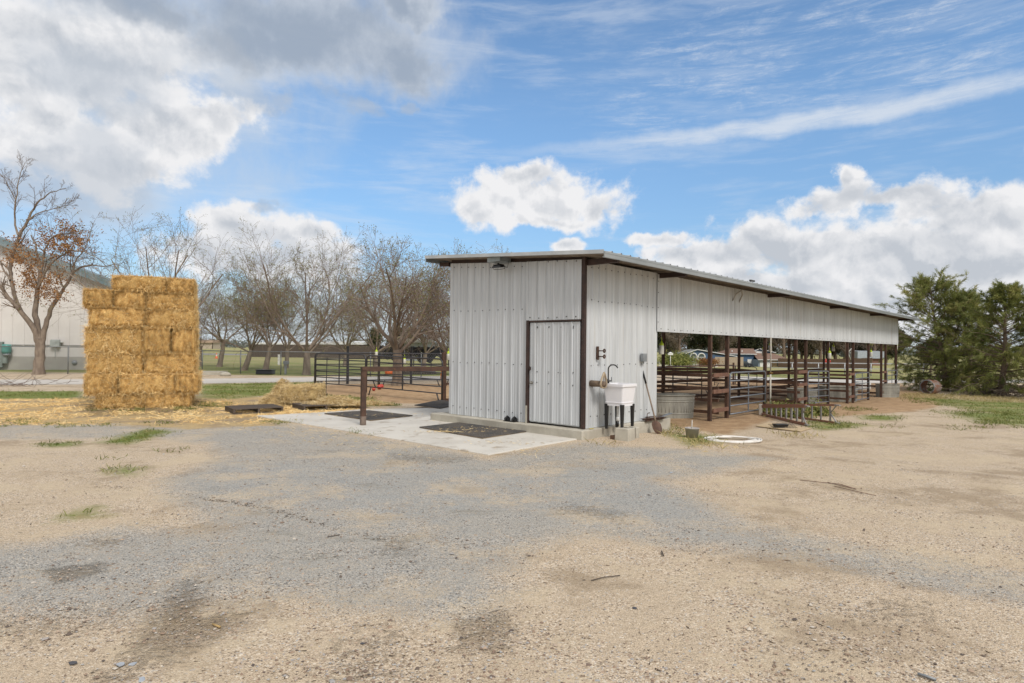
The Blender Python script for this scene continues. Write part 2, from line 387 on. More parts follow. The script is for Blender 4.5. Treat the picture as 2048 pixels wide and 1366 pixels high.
SKY_S=.115; SKY_K=6.6
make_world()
sl=bpy.data.lights.new('sun','SUN'); sl.energy=2.25; sl.angle=R(16); sl.color=(1,.945,.875)
so=bpy.data.objects.new('sun',sl); COL.objects.link(so)
a,e=R(SUN_AZ),R(SUN_EL); dv=Vector((math.sin(a)*math.cos(e),math.cos(a)*math.cos(e),math.sin(e)))
so.rotation_euler=dv.to_track_quat('Z','Y').to_euler(); so.location=dv*50
cam=bpy.data.cameras.new('camera'); co=bpy.data.objects.new('camera',cam); COL.objects.link(co); SC.camera=co
cam.sensor_width=36; cam.lens=F/2048*36; cam.clip_start=.05; cam.clip_end=9000
UP=Vector((0,-math.sin(PT),math.cos(PT))); FW=Vector((0,math.cos(PT),math.sin(PT))); XX=Vector((1,0,0))
rt=XX*math.cos(RO)+UP*math.sin(RO); up=-XX*math.sin(RO)+UP*math.cos(RO)
M=Matrix((rt,up,-FW)).transposed().to_4x4(); M.translation=Vector((0,0,CZ)); co.matrix_world=M
SC.render.resolution_x=1024; SC.render.resolution_y=683
SC.view_settings.view_transform='Standard'; SC.view_settings.look='None'; SC.view_settings.exposure=.25; SC.view_settings.gamma=1
SC.render.engine='CYCLES'; SC.cycles.use_adaptive_sampling=True; SC.cycles.adaptive_threshold=.009; SC.cycles.adaptive_min_samples=12
SC.cycles.max_bounces=4; SC.cycles.diffuse_bounces=3; SC.cycles.glossy_bounces=2; SC.cycles.transmission_bounces=2; SC.cycles.use_denoising=True; SC.cycles.denoiser='OPENIMAGEDENOISE'; SC.cycles.denoising_input_passes='RGB_ALBEDO_NORMAL'; SC.cycles.denoising_prefilter='ACCURATE'
# ---------------------------------------------------------------- ground
def sdf(poly,X,Y):
    """signed distance (positive inside) to polygon"""
    n=len(poly); d=np.full(X.shape,1e18); ins=np.zeros(X.shape,bool)
    for i in range(n):
        ax,ay=poly[i]; bx,by=poly[(i+1)%n]; ex,ey=bx-ax,by-ay
        t=np.clip(((X-ax)*ex+(Y-ay)*ey)/(ex*ex+ey*ey+1e-12),0,1)
        d=np.minimum(d,(X-ax-t*ex)**2+(Y-ay-t*ey)**2)
        c=((ay>Y)!=(by>Y))&(X<(bx-ax)*(Y-ay)/((by-ay) if by!=ay else 1e-12)+ax)
        ins^=c
    d=np.sqrt(d); return np.where(ins,d,-d)
def zone(pts,X,Y,soft):
    p=[G(*q) for q in pts]; return np.clip(.5+sdf(p,X,Y)/(2*soft),0,1)
Z_GREY=[(395,852),(515,836),(977,913),(1175,882),(1230,890),(1400,900),(1560,915),(1500,935),(1350,962),(1490,1040),(1720,1090),(2060,1150),(2300,1200),(2300,1260),(2048,1212),(1900,1196),(1600,1118),(1340,1098),(1180,1072),(1060,1100),(1030,1180),(960,1235),(830,1240),(700,1232),(600,1200),(400,1205),(250,1240),(-300,1240),(-300,1100),(60,1085),(250,1050),(420,1060),(330,1000),(320,955),(440,915),(400,890),(290,872)]
Z_GREY2=[(-300,848),(300,838),(560,850),(420,872),(200,880),(-300,885)]
Z_BLUE=[(340,975),(500,930),(800,930),(1100,945),(1300,925),(1330,965),(1450,1030),(1250,1050),(1050,1000),(850,1040),(500,990)]
Z_STRAW=[(-500,797),(170,795),(420,792),(470,796),(560,792),(740,806),(720,826),(560,836),(560,850),(380,858),(200,848),(100,850),(-500,850)]
Z_DIRT=[(600,772),(720,768),(895,768),(1000,770),(1310,772),(1450,762),(1790,765),(1900,800),(1830,822),(1700,832),(1560,835),(1450,870),(1330,850),(1315,850),(900,806),(890,806),(760,806),(660,800)]
Z_GR=[ # grass
 [(-600,784),(170,782),(170,797),(-600,802)],
 [(395,768),(640,764),(640,775),(560,790),(470,798),(395,797)],
 [(655,790),(735,796),(800,812),(740,812),(660,806)],
 [(-600,742),(150,745),(620,752),(1000,752),(1320,745),(1800,745),(2600,748),(2600,733),(1024,712),(-600,690)],
 [(1800,792),(1960,800),(2600,800),(2600,830),(1960,824),(1880,812)],
 [(1860,822),(1960,822),(2300,832),(2500,855),(2100,858),(1930,845)],
 [(1430,878),(1390,866),(1400,880)],
 [(1610,842),(1690,845),(1750,850),(1640,862)],
 [(200,885),(290,858),(345,862),(260,888)],[(80,888),(150,884),(150,892),(90,894)],[(218,938),(275,934),(270,950),(222,944)],
 [(120,1030),(190,1015),(200,1030),(130,1038)],
 [(1720,830),(1800,832),(1790,842),(1730,840)],
 [(1330,868),(1420,872),(1450,884),(1380,892)],
]
Z_STAIN=[([(108,1138),(195,1130),(190,1142),(130,1158)],.12,1),([(315,1235),(380,1160),(390,1240),(480,1235),(350,1310),(205,1360),(260,1320)],.18,.6),([(940,1240),(1000,1230),(1005,1290),(930,1290)],.2,.7),
 ([(780,1080),(830,1078),(810,1110),(770,1110)],.3,.4),([(1300,740),(1800,750),(1800,800),(1500,840),(1320,860)],1.,.25),([(150,1080),(240,1075),(250,1090),(160,1095)],.2,.35),
 ([(-200,1235),(160,1225),(170,1262),(-200,1300)],.4,.35),([(700,1290),(780,1270),(760,1366),(690,1366)],.4,.4),([(1750,1200),(1850,1210),(1870,1240),(1720,1240)],.3,.35),
 ([(780,905),(960,915),(920,925),(780,925)],.4,.35),([(160,792),(430,800),(400,828),(180,832)],.5,.6),([(1150,1010),(1250,1030),(1230,1040),(1130,1020)],.3,.45)]
def make_ground():
    rads=[0.0,.6]
    while rads[-1]<16: rads.append(rads[-1]+.06+.008*rads[-1])
    while rads[-1]<3000: rads.append(rads[-1]*1.035)
    angs=list(np.arange(-48,48,.28))+list(np.arange(48,312,6))
    A=np.radians(np.array(angs)); Rr=np.array(rads[1:])
    X=(Rr[:,None]*np.sin(A)[None]).ravel(); Y=(Rr[:,None]*np.cos(A)[None]).ravel()
    X=np.append(X,0.);Y=np.append(Y,0.)
    m=dict(grey=np.maximum(zone(Z_GREY,X,Y,.55),.75*zone(Z_GREY2,X,Y,.5)),blue=zone(Z_BLUE,X,Y,.6),straw=zone(Z_STRAW,X,Y,.5),dirt=zone(Z_DIRT,X,Y,.5))
    g=np.zeros_like(X)
    for i,z in enumerate(Z_GR): g=np.maximum(g,(.68 if i in(4,5) else .9 if i<2 else 1)*zone(z,X,Y,.9 if i in(3,4,5) else .5))
    g=np.maximum(g,ss(38,50,Y)*.8*(np.abs(X)<2000))
    st=np.zeros_like(X)
    for z,so,am in Z_STAIN: st=np.maximum(st,am*zone(z,X,Y,so))
    far=ss(38,80,np.hypot(X,Y))
    Zt=ter(X,Y)
    nz=np.array([noise.noise((x*.9,y*.9,0))*.5+noise.noise((x*3.1,y*3.1,4))*.3+noise.noise((x*9,y*9,2))*.12 if abs(x)<25 and 0<y<32 else 0 for x,y in zip(X,Y)])
    u,v=uv(X,Y); keep=(ss(8.2,8.6,u)+ss(.3,.6,-u)*1+ss(2.75,3.0,-v)); keep=np.clip(np.maximum(keep,ss(3.2,3.6,v)),0,1)
    Zt=Zt+nz*.02*keep
    dent=np.maximum(zone(Z_STAIN[1][0],X,Y,.3),zone(Z_STAIN[0][0],X,Y,.12)); Zt=Zt-.015*dent+dent*nz*.05
    n=len(A); fs=[]; K=len(Rr)
    for i in range(K-1):
        o=i*n
        for k in range(n):
            k2=(k+1)%n; fs.append((o+k,o+n+k,o+n+k2,o+k2))
    c=len(X)-1
    for k in range(n): fs.append((c,k,(k+1)%n))
    me=bpy.data.meshes.new('ground'); me.from_pydata(np.stack([X,Y,Zt],1).tolist(),[],fs)
    for nm,arr in (('ma',(m['grey'],g,m['straw'],m['blue'])),('mb',(m['dirt'],st,far,far*0))):
        at=me.attributes.new(nm,'FLOAT_COLOR','POINT'); at.data.foreach_set('color',np.stack(arr,1).astype(np.float32).ravel())
    me.polygons.foreach_set('use_smooth',[True]*len(me.polygons)); me.update()
    # flip check
    if me.polygons[10].normal.z<0: me.flip_normals()
    o=bpy.data.objects.new('ground',me); COL.objects.link(o); tag(o,kind='structure')
    mt,t,b,oc,g_=mat0('ground_gravel')
    def att(nm):
        a=t.a('ShaderNodeAttribute',attribute_name=nm); s=t.a('ShaderNodeSeparateColor'); t.l.new(a.outputs['Color'],s.inputs[0]); return s.outputs,a.outputs['Alpha']
    (mg,mgr,mst),mbl=att('ma'); (md,mstn,mfar),_=att('mb')
    nA=t.noise(g_,.9,7,.62); nB=t.noise(g_,3.2,6,.65); nC=t.noise(g_,14,5,.7); nD=t.noise(g_,70,3,.6)
    def edge(mask,amp=.9,w=.16,n=nB,c=.5):
        s=t.m('ADD',mask,t.m('MULTIPLY',t.m('SUBTRACT',n,.5),amp)); return t.mr(s,c-w,c+w)
    rnd1=t.a('ShaderNodeSeparateColor'); t.l.new(t.vor(g_,105,out='Color'),rnd1.inputs[0])
    rnd2=t.a('ShaderNodeSeparateColor'); t.l.new(t.vor(g_,240,out='Color'),rnd2.inputs[0])
    r1,r2=rnd1.outputs,rnd2.outputs
    tanst=t.ramp(r1[0],[(0,(.14,.11,.085)),(.14,(.36,.275,.195)),(.45,(.54,.43,.31)),(.75,(.65,.53,.40)),(.92,(.76,.67,.54)),(1,(.34,.34,.35))])
    tanfn=t.ramp(r2[0],[(0,(.28,.215,.15)),(.4,(.51,.405,.285)),(1,(.67,.55,.41))])
    sand=t.mix(t.mr(nD,.3,.7),(.51,.41,.28),(.64,.53,.38))
    gryst=t.ramp(r1[0],[(0,(.10,.095,.09)),(.25,(.26,.25,.23)),(.6,(.40,.385,.355)),(.88,(.52,.495,.45)),(1,(.60,.50,.39))])
    gryfn=t.ramp(r2[0],[(0,(.21,.20,.18)),(.5,(.38,.36,.325)),(1,(.52,.485,.425))])
    blust=t.ramp(r1[1],[(0,(.11,.115,.115)),(.3,(.26,.275,.28)),(.7,(.38,.395,.395)),(1,(.50,.51,.50))])
    cov=t.mr(t.noise(g_,1.7,5,.6),.40,.60)
    big=t.m('GREATER_THAN',r1[2],t.mr(cov,0,1,.85,.25,False))
    tan=t.mix(big,tanfn,tanst); tan=t.mix(t.m('MULTIPLY',t.mr(t.m('ADD',t.m('MULTIPLY',nA,.6),t.m('MULTIPLY',nB,.4)),.50,.58),.55),tan,sand)
    # damp brown drifts and pinkish gravel areas
    tan=t.mix(t.m('MULTIPLY',t.mr(t.noise(g_,.62,8,.70),.50,.62),.55),tan,(.27,.20,.13))
    gry=t.mix(big,gryfn,gryst); gry=t.mix(t.m('MULTIPLY',edge(mbl,.9,.25),.40),gry,blust)
    gry=t.mix(t.m('MULTIPLY',t.mr(nA,.50,.64),.18),gry,(.47,.40,.30))
    gry=t.mix(t.m('MULTIPLY',t.mr(t.noise(t.mp(g_,(.7,2.2,1)),1.1,6,.7),.56,.70),.50),gry,(.19,.18,.145))
    ge=edge(mg,1.5,.34,nA); ge=t.m('ADD',t.m('MULTIPLY',ge,.82),t.m('MULTIPLY',t.mr(nB,.5,.7),t.m('MULTIPLY',mg,.14)),clamp=True); ge=t.m('SUBTRACT',ge,t.m('MULTIPLY',t.mr(t.m('ADD',t.m('MULTIPLY',nA,.65),t.m('MULTIPLY',nC,.35)),.47,.60),.42),clamp=True)
    spk=t.m('GREATER_THAN',t.m('ADD',ge,t.m('MULTIPLY',t.m('SUBTRACT',r2[1],.5),.75)),.5)
    col=t.mix(spk,tan,gry)
    dirtc=t.mix(t.mr(nB,.35,.65),(.47,.32,.19),(.34,.22,.125)); dirtc=t.mix(t.mr(nC,.55,.7),dirtc,(.54,.41,.26))
    col=t.mix(edge(md,.7,.2),col,dirtc)
    # straw litter
    sl=t.noise(t.mp(g_,(1,6,1),(0,0,.5)),9,6,.75,1.5)
    strawc=t.mix(t.mr(sl,.35,.65),(.32,.22,.12),(.62,.47,.24)); strawc=t.mix(t.mr(nA,.48,.60),strawc,(.33,.25,.16))
    col=t.mix(t.m('MULTIPLY',edge(mst,1.1,.25),t.mr(nC,.2,.5,.4,1)),col,strawc)
    grs=t.mix(t.mr(nC,.3,.7),(.115,.165,.035),(.20,.235,.065)); grs=t.mix(t.mr(nB,.5,.66),grs,(.26,.22,.10))
    drf=t.mix(t.mr(t.noise(t.mp(g_,(.02,.12,1)),4,6,.65),.42,.6),(.27,.28,.10),(.44,.36,.20))
    fld=t.m('MULTIPLY',t.mr(t.noise(t.mp(g_,(.06,.25,1)),2.6,6,.65),.46,.60),.75)
    grs=t.mix(t.m('MULTIPLY',fld,t.mr(mfar,0,1,.55,1)),grs,(.42,.34,.18))
    grs=t.mix(t.m('MULTIPLY',mfar,.8),grs,drf)
    col=t.mix(edge(mgr,1.25,.22,t.m('ADD',t.m('MULTIPLY',nB,.6),t.m('MULTIPLY',nC,.4))),col,grs)
    # damp stains and tyre marks
    sm=edge(mstn,1.1,.28,nC,.42); col=t.mix(t.m('MULTIPLY',sm,t.mr(t.noise(t.mp(g_,(1,2.6,1),(0,0,.4)),9,6,.7),.38,.58,.12,.42)),col,(.27,.19,.11))
    # scattered dark specks
    dk=t.vor(g_,11); col=t.mix(t.m('MULTIPLY',t.mr(dk,.035,.06,1,0),.6),col,(.12,.10,.08))
    t.l.new(col,b.inputs['Base Color']); b.inputs['Roughness'].default_value=.92; b.inputs['Specular IOR Level'].default_value=.15
    h=t.m('ADD',t.m('MULTIPLY',t.vor(g_,105),-.40),t.m('ADD',t.m('MULTIPLY',nC,1.8),t.m('MULTIPLY',nB,2.5)))
    h=t.m('ADD',h,t.m('MULTIPLY',t.m('MULTIPLY',sm,t.noise(t.mp(g_,(1,2.6,1),(0,0,.4)),11,4,.7)),9.0)); h=t.m('ADD',h,t.m('MULTIPLY',t.vor(g_,240),-.18))
    bump(t,b,h,.8,.012)
    me.materials.append(mt); return o
ground=make_ground()
# concrete road beyond the yard
def strip(name,cen,half,z,mat,N=40,ext=None):
    mb=MB(); vs=[];fs=[]
    for i,(x,y,w) in enumerate(cen):
        x2,y2,_=cen[min(i+1,len(cen)-1)]; x1,y1,_=cen[max(i-1,0)]
        dx,dy=x2-x1,y2-y1; l=math.hypot(dx,dy); nx,ny=-dy/l,dx/l
        vs+= [(x+nx*w,y+ny*w,tz(x+nx*w,y+ny*w)+z),(x-nx*w,y-ny*w,tz(x-nx*w,y-ny*w)+z)]
    fs=[(2*i,2*i+1,2*i+3,2*i+2) for i in range(len(cen)-1)]
    mb.add(vs,fs); o=mb.build(name,mat); tag(o,kind='structure'); return o
near=[(-200,773),(0,771.5),(160,771),(400,770),(640,766),(760,765)]; far=[(-200,759),(0,758.5),(160,757.5),(400,756),(640,753),(760,751.5)]
cen=[]
for (a,b) in zip(near,far):
    p,q=Vector(G(*a)),Vector(G(*b)); cen.append([(p+q)/2,0])
d=(cen[-1][0]-cen[-2][0]).normalized(); d0=(cen[1][0]-cen[0][0]).normalized()
pts=[(c[0].x,c[0].y) for c in cen]
pts=[(pts[0][0]-d0.x*60,pts[0][1]-d0.y*60)]+pts
lx,ly=pts[-1]; ang=math.atan2(d.y,d.x)
for i in range(30): ang+=(.10-ang)*.08; lx+=math.cos(ang)*4; ly+=math.sin(ang)*4; pts.append((lx,ly))
ROADM=mk('road_concrete',(.56,.52,.47),(.48,.45,.41),.25,.85,0,.2,30,.003,c3=(.34,.32,.29),th=.60)
road=strip('road',[(x,y,2.15) for x,y in pts],0,.012,ROADM)
far_road=strip('far_road',[(-400,112,9),(-60,118,9),(-20,119,8)],0,.03,mk('far_road_asphalt',(.30,.29,.27),rough=.9))
# ---------------------------------------------------------------- the metal shed / mare-motel (local x = along the long side, y = into the building)
def roofz(u): return 3.43+.069*u      # underside of the roof sheet
shed=thing('metal_stable',(AX,AY,0),ROT,'long open-sided stable of grey corrugated sheet with a closed tack room at its near end','stable')
def corr(mb,a,b,ztop0,ztop1,z0,off,axis,n,rib=.23,h=.018,thick=None):
    """ribbed sheet from a to b (along axis) ; off = plane position; n = outward sign ; bottom z0, top z goes ztop0->ztop1"""
    prof=[]; x=a
    while x<b-1e-6:
        for dx,dh in ((0,0),(.055,0),(.062,.005),(.078,.005),(.085,0),(.125,0),(.132,.005),(.148,.005),(.155,0),(.165,0),(.18,1),(.212,1),(.228,0)):
            if x+dx<=b: prof.append((x+dx,h if dh==1 else dh))
        x+=rib
    prof.append((b,0))
    vs=[];fs=[]
    for p,d in prof:
        zt=ztop0+(ztop1-ztop0)*(p-a)/(b-a)
        for z in (z0,zt):
            vs.append((p,off+n*d,z) if axis=='x' else (off+n*d,p,z))
    for i in range(len(prof)-1):
        f=(2*i,2*i+1,2*i+3,2*i+2); fs.append(f)
    mb.add(vs,fs)
def screws(mb,a,b,z,off,axis,n,rib=.23,sh=.11,j=.0,slope=0):
    x=a+sh
    while x<b:
        zz=z+slope*(x-a)+rnd.uniform(-1,1)*.012; q=.007
        xx=x+rnd.uniform(-1,1)*.008
        c=(xx,off+n*.008,zz) if axis=='x' else (off+n*.008,xx,zz)
        mb.box(c,(.018,.012,.018) if axis=='x' else (.012,.018,.018))
        if rnd.random()<.22:
            c=(xx+.07,off+n*.008,zz+.008) if axis=='x' else (off+n*.008,xx+.07,zz+.008); mb.box(c,(.013,.012,.013) if axis=='x' else (.012,.013,.013))
        x+=rib
U1=3.79; SL=.177; V1=2.72; VE=26.45; DU0,DU1=.07,1.345; DZ=2.215
# foundation
mb=MB(); mb.poly([(-.24,-.14),(3.1,-.14),(3.1,4.15),(-.24,4.15)],-.35,.172)
fo=mb.build('foundation',CONC2,shed,.012)
# front wall (large left sheet)
mb=MB(); corr(mb,DU1+.09,U1,roofz(DU1+.09)-.075,roofz(U1)-.075,SL,0,'y',-1)
mb.mi=1
for z,sl in ((.36,0),(1.36,0),(2.48,.02),(3.36,.069)): screws(mb,DU1+.12,U1-.05,z,0,'y',-1,slope=sl)
mb.build('front_wall_sheet',[GALV,SCREW],shed)
mb=MB(); corr(mb,DU0-.01,DU1+.085,roofz(DU0)-.05,roofz(DU1)-.07,DZ+.035,-.03,'y',-1)
mb.mi=1; screws(mb,DU0,DU1+.05,DZ+.09,-.03,'y',-1); screws(mb,DU0,DU1+.05,3.36,-.03,'y',-1,slope=.07)
for k in range(8): mb.box((-.032,DU1+.075,DZ+.1+k*.14+rnd.uniform(-.03,.03)),(.012,.014,.014))
mb.build('door_header_sheet',[GALV,SCREW],shed)
# door
mb=MB(); corr(mb,DU0+.02,DU1,DZ-.01,DZ-.01,SL+.05,-.012,'y',-1)
mb.box((.012,(DU0+DU1)/2+.01,(DZ+SL)/2),(.03,DU1-DU0-.04,DZ-SL-.06))
mb.mi=1
for z in (DZ-.12,DZ-.09,1.22,1.0): screws(mb,DU0+.06,DU1-.05,z,-.012,'y',-1,rib=.3)
door=mb.build('door',[GALV,SCREW],shed)
mb=MB(); mb.lathe([(0,.055),(.022,.052),(.028,.035),(.02,.02),(.011,.015),(.011,0),(.03,.0),(.03,-.005)],n=14)
h=mb.build('handle',mk('door_knob',(.35,.33,.30),rough=.3,metal=.9),door); h.location=(-.035,DU1-.075,1.0); h.rotation_euler=(0,R(-90),0)
mb=MB(); mb.box((0,0,0),(.03,.025,.06)); mb.box((-.012,0,.0),(.02,.012,.09)); h=mb.build('latch',RUSTD,door,.003); h.location=(-.05,DU1-.045,1.28)
mb=MB(); mb.box((-.01,DU1+.045,(SL+DZ)/2+.02),(.08,.062,DZ-SL+.04)); mb.box((-.008,(DU0+DU1)/2,DZ+.018),(.07,DU1-DU0+.01,.032)); mb.mi=1; mb.box((-.03,DU1+.05,SL+.17),(.045,.05,.36))
mb.build('door_frame',[RUSTD,CONC2],shed,.003)
mb=MB(); mb.box((-.0,.01,(SL+3.42)/2),(.07,.07,3.42-SL)); mb.mi=1
for k in range(11): mb.box((-.036,.03+rnd.uniform(-.02,.02),.5+k*.27),(.012,.012,.012))
mb.build('corner_post',[RUSTD,SCREW],shed,.004)
# long wall of the tack room
mb=MB(); corr(mb,.065,V1,3.38,3.38,SL,0,'x',-1); mb.mi=1
for z in (.4,1.38,2.62): screws(mb,.1,V1-.05,z,0,'x',-1)
screws(mb,.1,V1,3.26,0,'x',-1)
mb.build('side_wall_sheet',[GALV2,SCREW],shed)
mb=MB(); corr(mb,0.02,U1,3.4,3.66,SL,V1-.01,'y',1); corr(mb,0.05,V1,3.66,3.66,SL,U1,'x',1)
mb.build('rear_wall_sheet',GALV,shed)
# long header siding
mb=MB(); corr(mb,V1-.05,VE,3.36,3.36,2.09,-.026,'x',-1); mb.mi=1
screws(mb,V1,VE,2.15,-.026,'x',-1,rib=.31); 
for z in (2.3,2.62,2.95,3.2): mb.box((V1-.02,-.036,z),(.014,.012,.014))
mb.build('header_sheet',[GALV2,SCREW],shed)
mb=MB(); mb.bar((V1,.06,2.16),(VE,.06,2.16),.05,.1); mb.bar((V1,.06,3.28),(VE,.06,3.28),.05,.1); mb.build('header_rail',RUSTD,shed)
# roof sheet with ribs running across, flashings
VA,VB,UA,UB=-.44,27.85,-.72,4.17
mb=MB(); prof=[]; x=VA
while x<VB:
    for dx,dh in ((0,0),(.10,0),(.103,.008),(.12,.008),(.123,0),(.24,0),(.255,.036),(.285,.036),(.30,0)):
        if x+dx<=VB: prof.append((x+dx,dh))
    x+=.305
vs=[];fs=[]
for p,d in prof:
    for u in (UA,UB): vs.append((p,u,roofz(u)+.03+d)); 
fs=[(2*i,2*i+2,2*i+3,2*i+1) for i in range(len(prof)-1)]; mb.add(vs,fs)
mb.build('roof_sheet',GALV,shed)
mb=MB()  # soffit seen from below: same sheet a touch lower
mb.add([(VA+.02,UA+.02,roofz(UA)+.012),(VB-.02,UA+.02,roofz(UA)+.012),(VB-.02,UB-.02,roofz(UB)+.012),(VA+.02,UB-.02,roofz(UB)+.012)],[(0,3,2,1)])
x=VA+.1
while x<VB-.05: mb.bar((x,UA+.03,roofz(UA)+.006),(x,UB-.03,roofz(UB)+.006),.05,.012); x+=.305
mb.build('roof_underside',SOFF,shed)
mb=MB(); z=roofz(UA)
mb.box(((VA+VB)/2,UA-.012,z-.012),(VB-VA,.022,.10)); mb.box(((VA+VB)/2,UA-.001,z-.066),(VB-VA,.05,.012)); mb.box(((VA+VB)/2,UA-.022,z+.005),(VB-VA,.012,.012))
mb.build('eave_flashing',mk('eave_trim_metal',(.33,.35,.355),(.26,.28,.285),3,.45,.3,stretch=(.3,1,1)),shed)
mb=MB(); mb.bar((VA,UA,roofz(UA)+.03),(VA,UB,roofz(UB)+.03),.02,.07); mb.build('roof_edge_trim',TRIML,shed)
mb=MB(); mb.bar((VA+.02,UB,roofz(UB)-.02),(VB,UB,roofz(UB)-.02),.02,.12); mb.bar((VB,UA,roofz(UA)-.01),(VB,UB,roofz(UB)-.01),.02,.09); mb.build('rear_flashing',TRIM,shed)
# hanging flap of flashing on the front edge above the light
mb=MB(); mb.box((-.21,2.05,roofz(2.05)-.05),(.34,.36,.10)); mb.build('lamp_mount_plate',TRIM,shed,.004)
# dark gap board under the front overhang
mb=MB(); mb.bar((.045,.08,roofz(.08)-.04),(.045,U1+.0,roofz(U1)-.04),.035,.10); mb.bar((.0,U1+.04,3.60),(.0,U1+.36,3.62),.05,.09); mb.build('top_plate',RUSTD,shed)
# rafters poking out under the eave
for v in (.068,2.78,9.1,15.2,20.95,26.35):
    mb=MB(); mb.bar((v,-.66 if v>.5 else -.70,3.325),(v,0.08,3.325),.075,.105); mb.bar((v,.08,3.33),(v,UB-.3,3.33+.069*3.9),.075,.1); mb.build('rafter',RUSTD,shed,.003)
for u in (1.2,2.4,3.5):
    mb=MB(); mb.bar((V1,u,roofz(u)-.05),(VE+1,u,roofz(u)-.05),.06,.08); mb.build('purlin',RUSTD,shed)
# posts
def gl(v,u): x,y=W(u,v); return tz(x,y)
POST=[5.47,6.49,9.15,11.8,12.79,15.3,17.79,18.62,21.04,23.34,24.16,26.36]
for v in POST:
    mb=MB(); z=gl(v,0)-.02; mb.box((v,.05,(z+3.32)/2),(.088,.088,3.32-z)); mb.build('post',RUST if v not in(9.15,) else RUST,shed,.004)
RP=[(9.15,3.4),(15.3,3.4),(21.04,3.4),(26.36,3.4),(2.9,3.4)]
for v,u in RP:
    mb=MB(); z=gl(v,u)-.02; mb.box((v,u,(z+3.5)/2),(.088,.088,3.5-z)); mb.build('post',RUST,shed,.004)
for a,b in ((5.47,6.49),(11.8,12.79),(17.79,18.62),(23.34,24.16)):
    for h in (1.16,.74,.26):
        mb=MB(); z=gl(a,0); mb.bar((a+.05,-.015,z+h),(b-.05,-.015,z+h),.04,.10); mb.build('short_rail',RUSTL,shed,.003)
# conduit and pipe
mb=MB(); pts=[(9.32,-.05,gl(9.3,0)),(9.32,-.05,1.0),(9.33,-.05,1.06),(9.33,-.05,2.1),(9.30,-.06,2.09)]
mb.tube(pts[:2],.026,8); mb.tube(pts[2:4],.02,8); mb.mi=1; mb.box((9.33,-.05,1.04),(.09,.05,.03)); mb.box((9.4,-.07,1.04),(.12,.02,.02))
mb.build('water_pipe',[mk('pvc_pipe',(.55,.52,.45),(.45,.42,.36),4,.6),mk('brass_valve',(.45,.25,.05),rough=.4,metal=.6)],shed)
mb=MB(); mb.tube([(6.62,-.03,3.02),(6.65,-.12,3.2),(6.8,-.2,3.3),(6.98,-.15,3.2),(7.02,-.04,3.0)],.018,6); mb.build('conduit_loop',mk('conduit_grey',(.42,.40,.36)),shed)
mb=MB(); mb.box((6.35,-.66,3.485),(.26,.05,.04)); mb.box((6.27,-.66,3.46),(.05,.04,.06)); mb.build('roof_bracket',SCREW,shed)
# junction box on the side wall
jb=MB(); jb.box((0,0,0),(.16,.07,.17)); jb.box((0,-.037,0),(.14,.006,.15)); jb.tube([(0,0,-.08),(0,0,-.13)],.015,8)
j=jb.build('junction_box',GREY,None,.006); x,y=W(-.065,2.05); j.location=(x,y,1.52); j.rotation_euler=(0,0,ROT); tag(j,'small grey electrical box mounted on the side wall right of the sink','electrical box')
# flood light
fl=thing('floodlight',(*W(2.02,-.26),3.40),ROT,'black floodlight hanging under the front roof edge of the tack room','lamp')
mb=MB(); mb.box((0,0,-.02),(.16,.26,.045),Matrix.Rotation(R(-8),3,'Y'),.8); 
for k in range(7): mb.box((0,-.1+k*.033,.012),(.12,.008,.02))
mb.build('housing',BLKP,fl,.004)
mb=MB(); mb.tube([(0,-.15,-.03),(.03,-.16,-.07),(.05,0,-.075),(.03,.16,-.07),(0,.15,-.03)],.006,6); mb.box((0,0,.03),(.03,.03,.05)); mb.tube([(.0,.0,.05),(.02,.13,.06)],.005,5); mb.build('bracket',BLKP,fl)
mb=MB(); mb.tube([(.05,-.1,-.02),(.06,-.2,-.05),(.03,-.25,.02),(0,-.28,.07)],.005,5); mb.build('cable',BLKP,fl)
# ---------------------------------------------------------------- concrete apron
apx=[(977,911),(1190,876),(897,803),(721,820),(641,826),(512,832.5)]
mb=MB(); ap=[G(*p) for p in apx]; b0=W(2.0,4.3); ap=[ap[0],W(-.02,-.1),W(-.02,2.0),W(3.9,6.4)]+[ap[3],ap[4],ap[5]]
mb.poly(ap,-.2,.020); o=mb.build('concrete_apron',CONC,None,.01); tag(o,kind='structure')
# control joints
# rubber mats
def ribmat(name,c4,label,z=.024):
    P=[Vector((*G(*p),0)) for p in c4]; mb=MB()
    a,b,c,d=P
    mb.poly([(p.x,p.y) for p in P],z,z+.016)
    n1=int((b-a).length/.045); n2=int((d-a).length/.045)
    mb.mi=1
    for i in range(n1+1):
        t=i/n1; p=a.lerp(b,t);q=d.lerp(c,t); mb.bar((p.x,p.y,z+.019),(q.x,q.y,z+.019),.015,.010)
    for i in range(n2+1):
        t=i/n2; p=a.lerp(d,t);q=b.lerp(c,t); mb.bar((p.x,p.y,z+.0185),(q.x,q.y,z+.0185),.013,.009)
    o=mb.build(name,[mk('dusty_rubber_base',(.36,.26,.16),(.12,.095,.07),2.0,.9),RUBB]); tag(o,label,'rubber mat','rubber mats on the concrete apron')
ribmat('rubber_mat',[(839,858),(965,880),(1055,866),(925,848)],'ribbed dusty rubber mat nearest the tack room door')
ribmat('rubber_mat',[(649,830),(742,844),(825,834),(738,824)],'rubber mat lying beside the rusty hitching post')
ribmat('rubber_mat',[(829,816),(880,822.5),(930,815),(880,808)],'rubber mat half hidden behind the tack room corner')
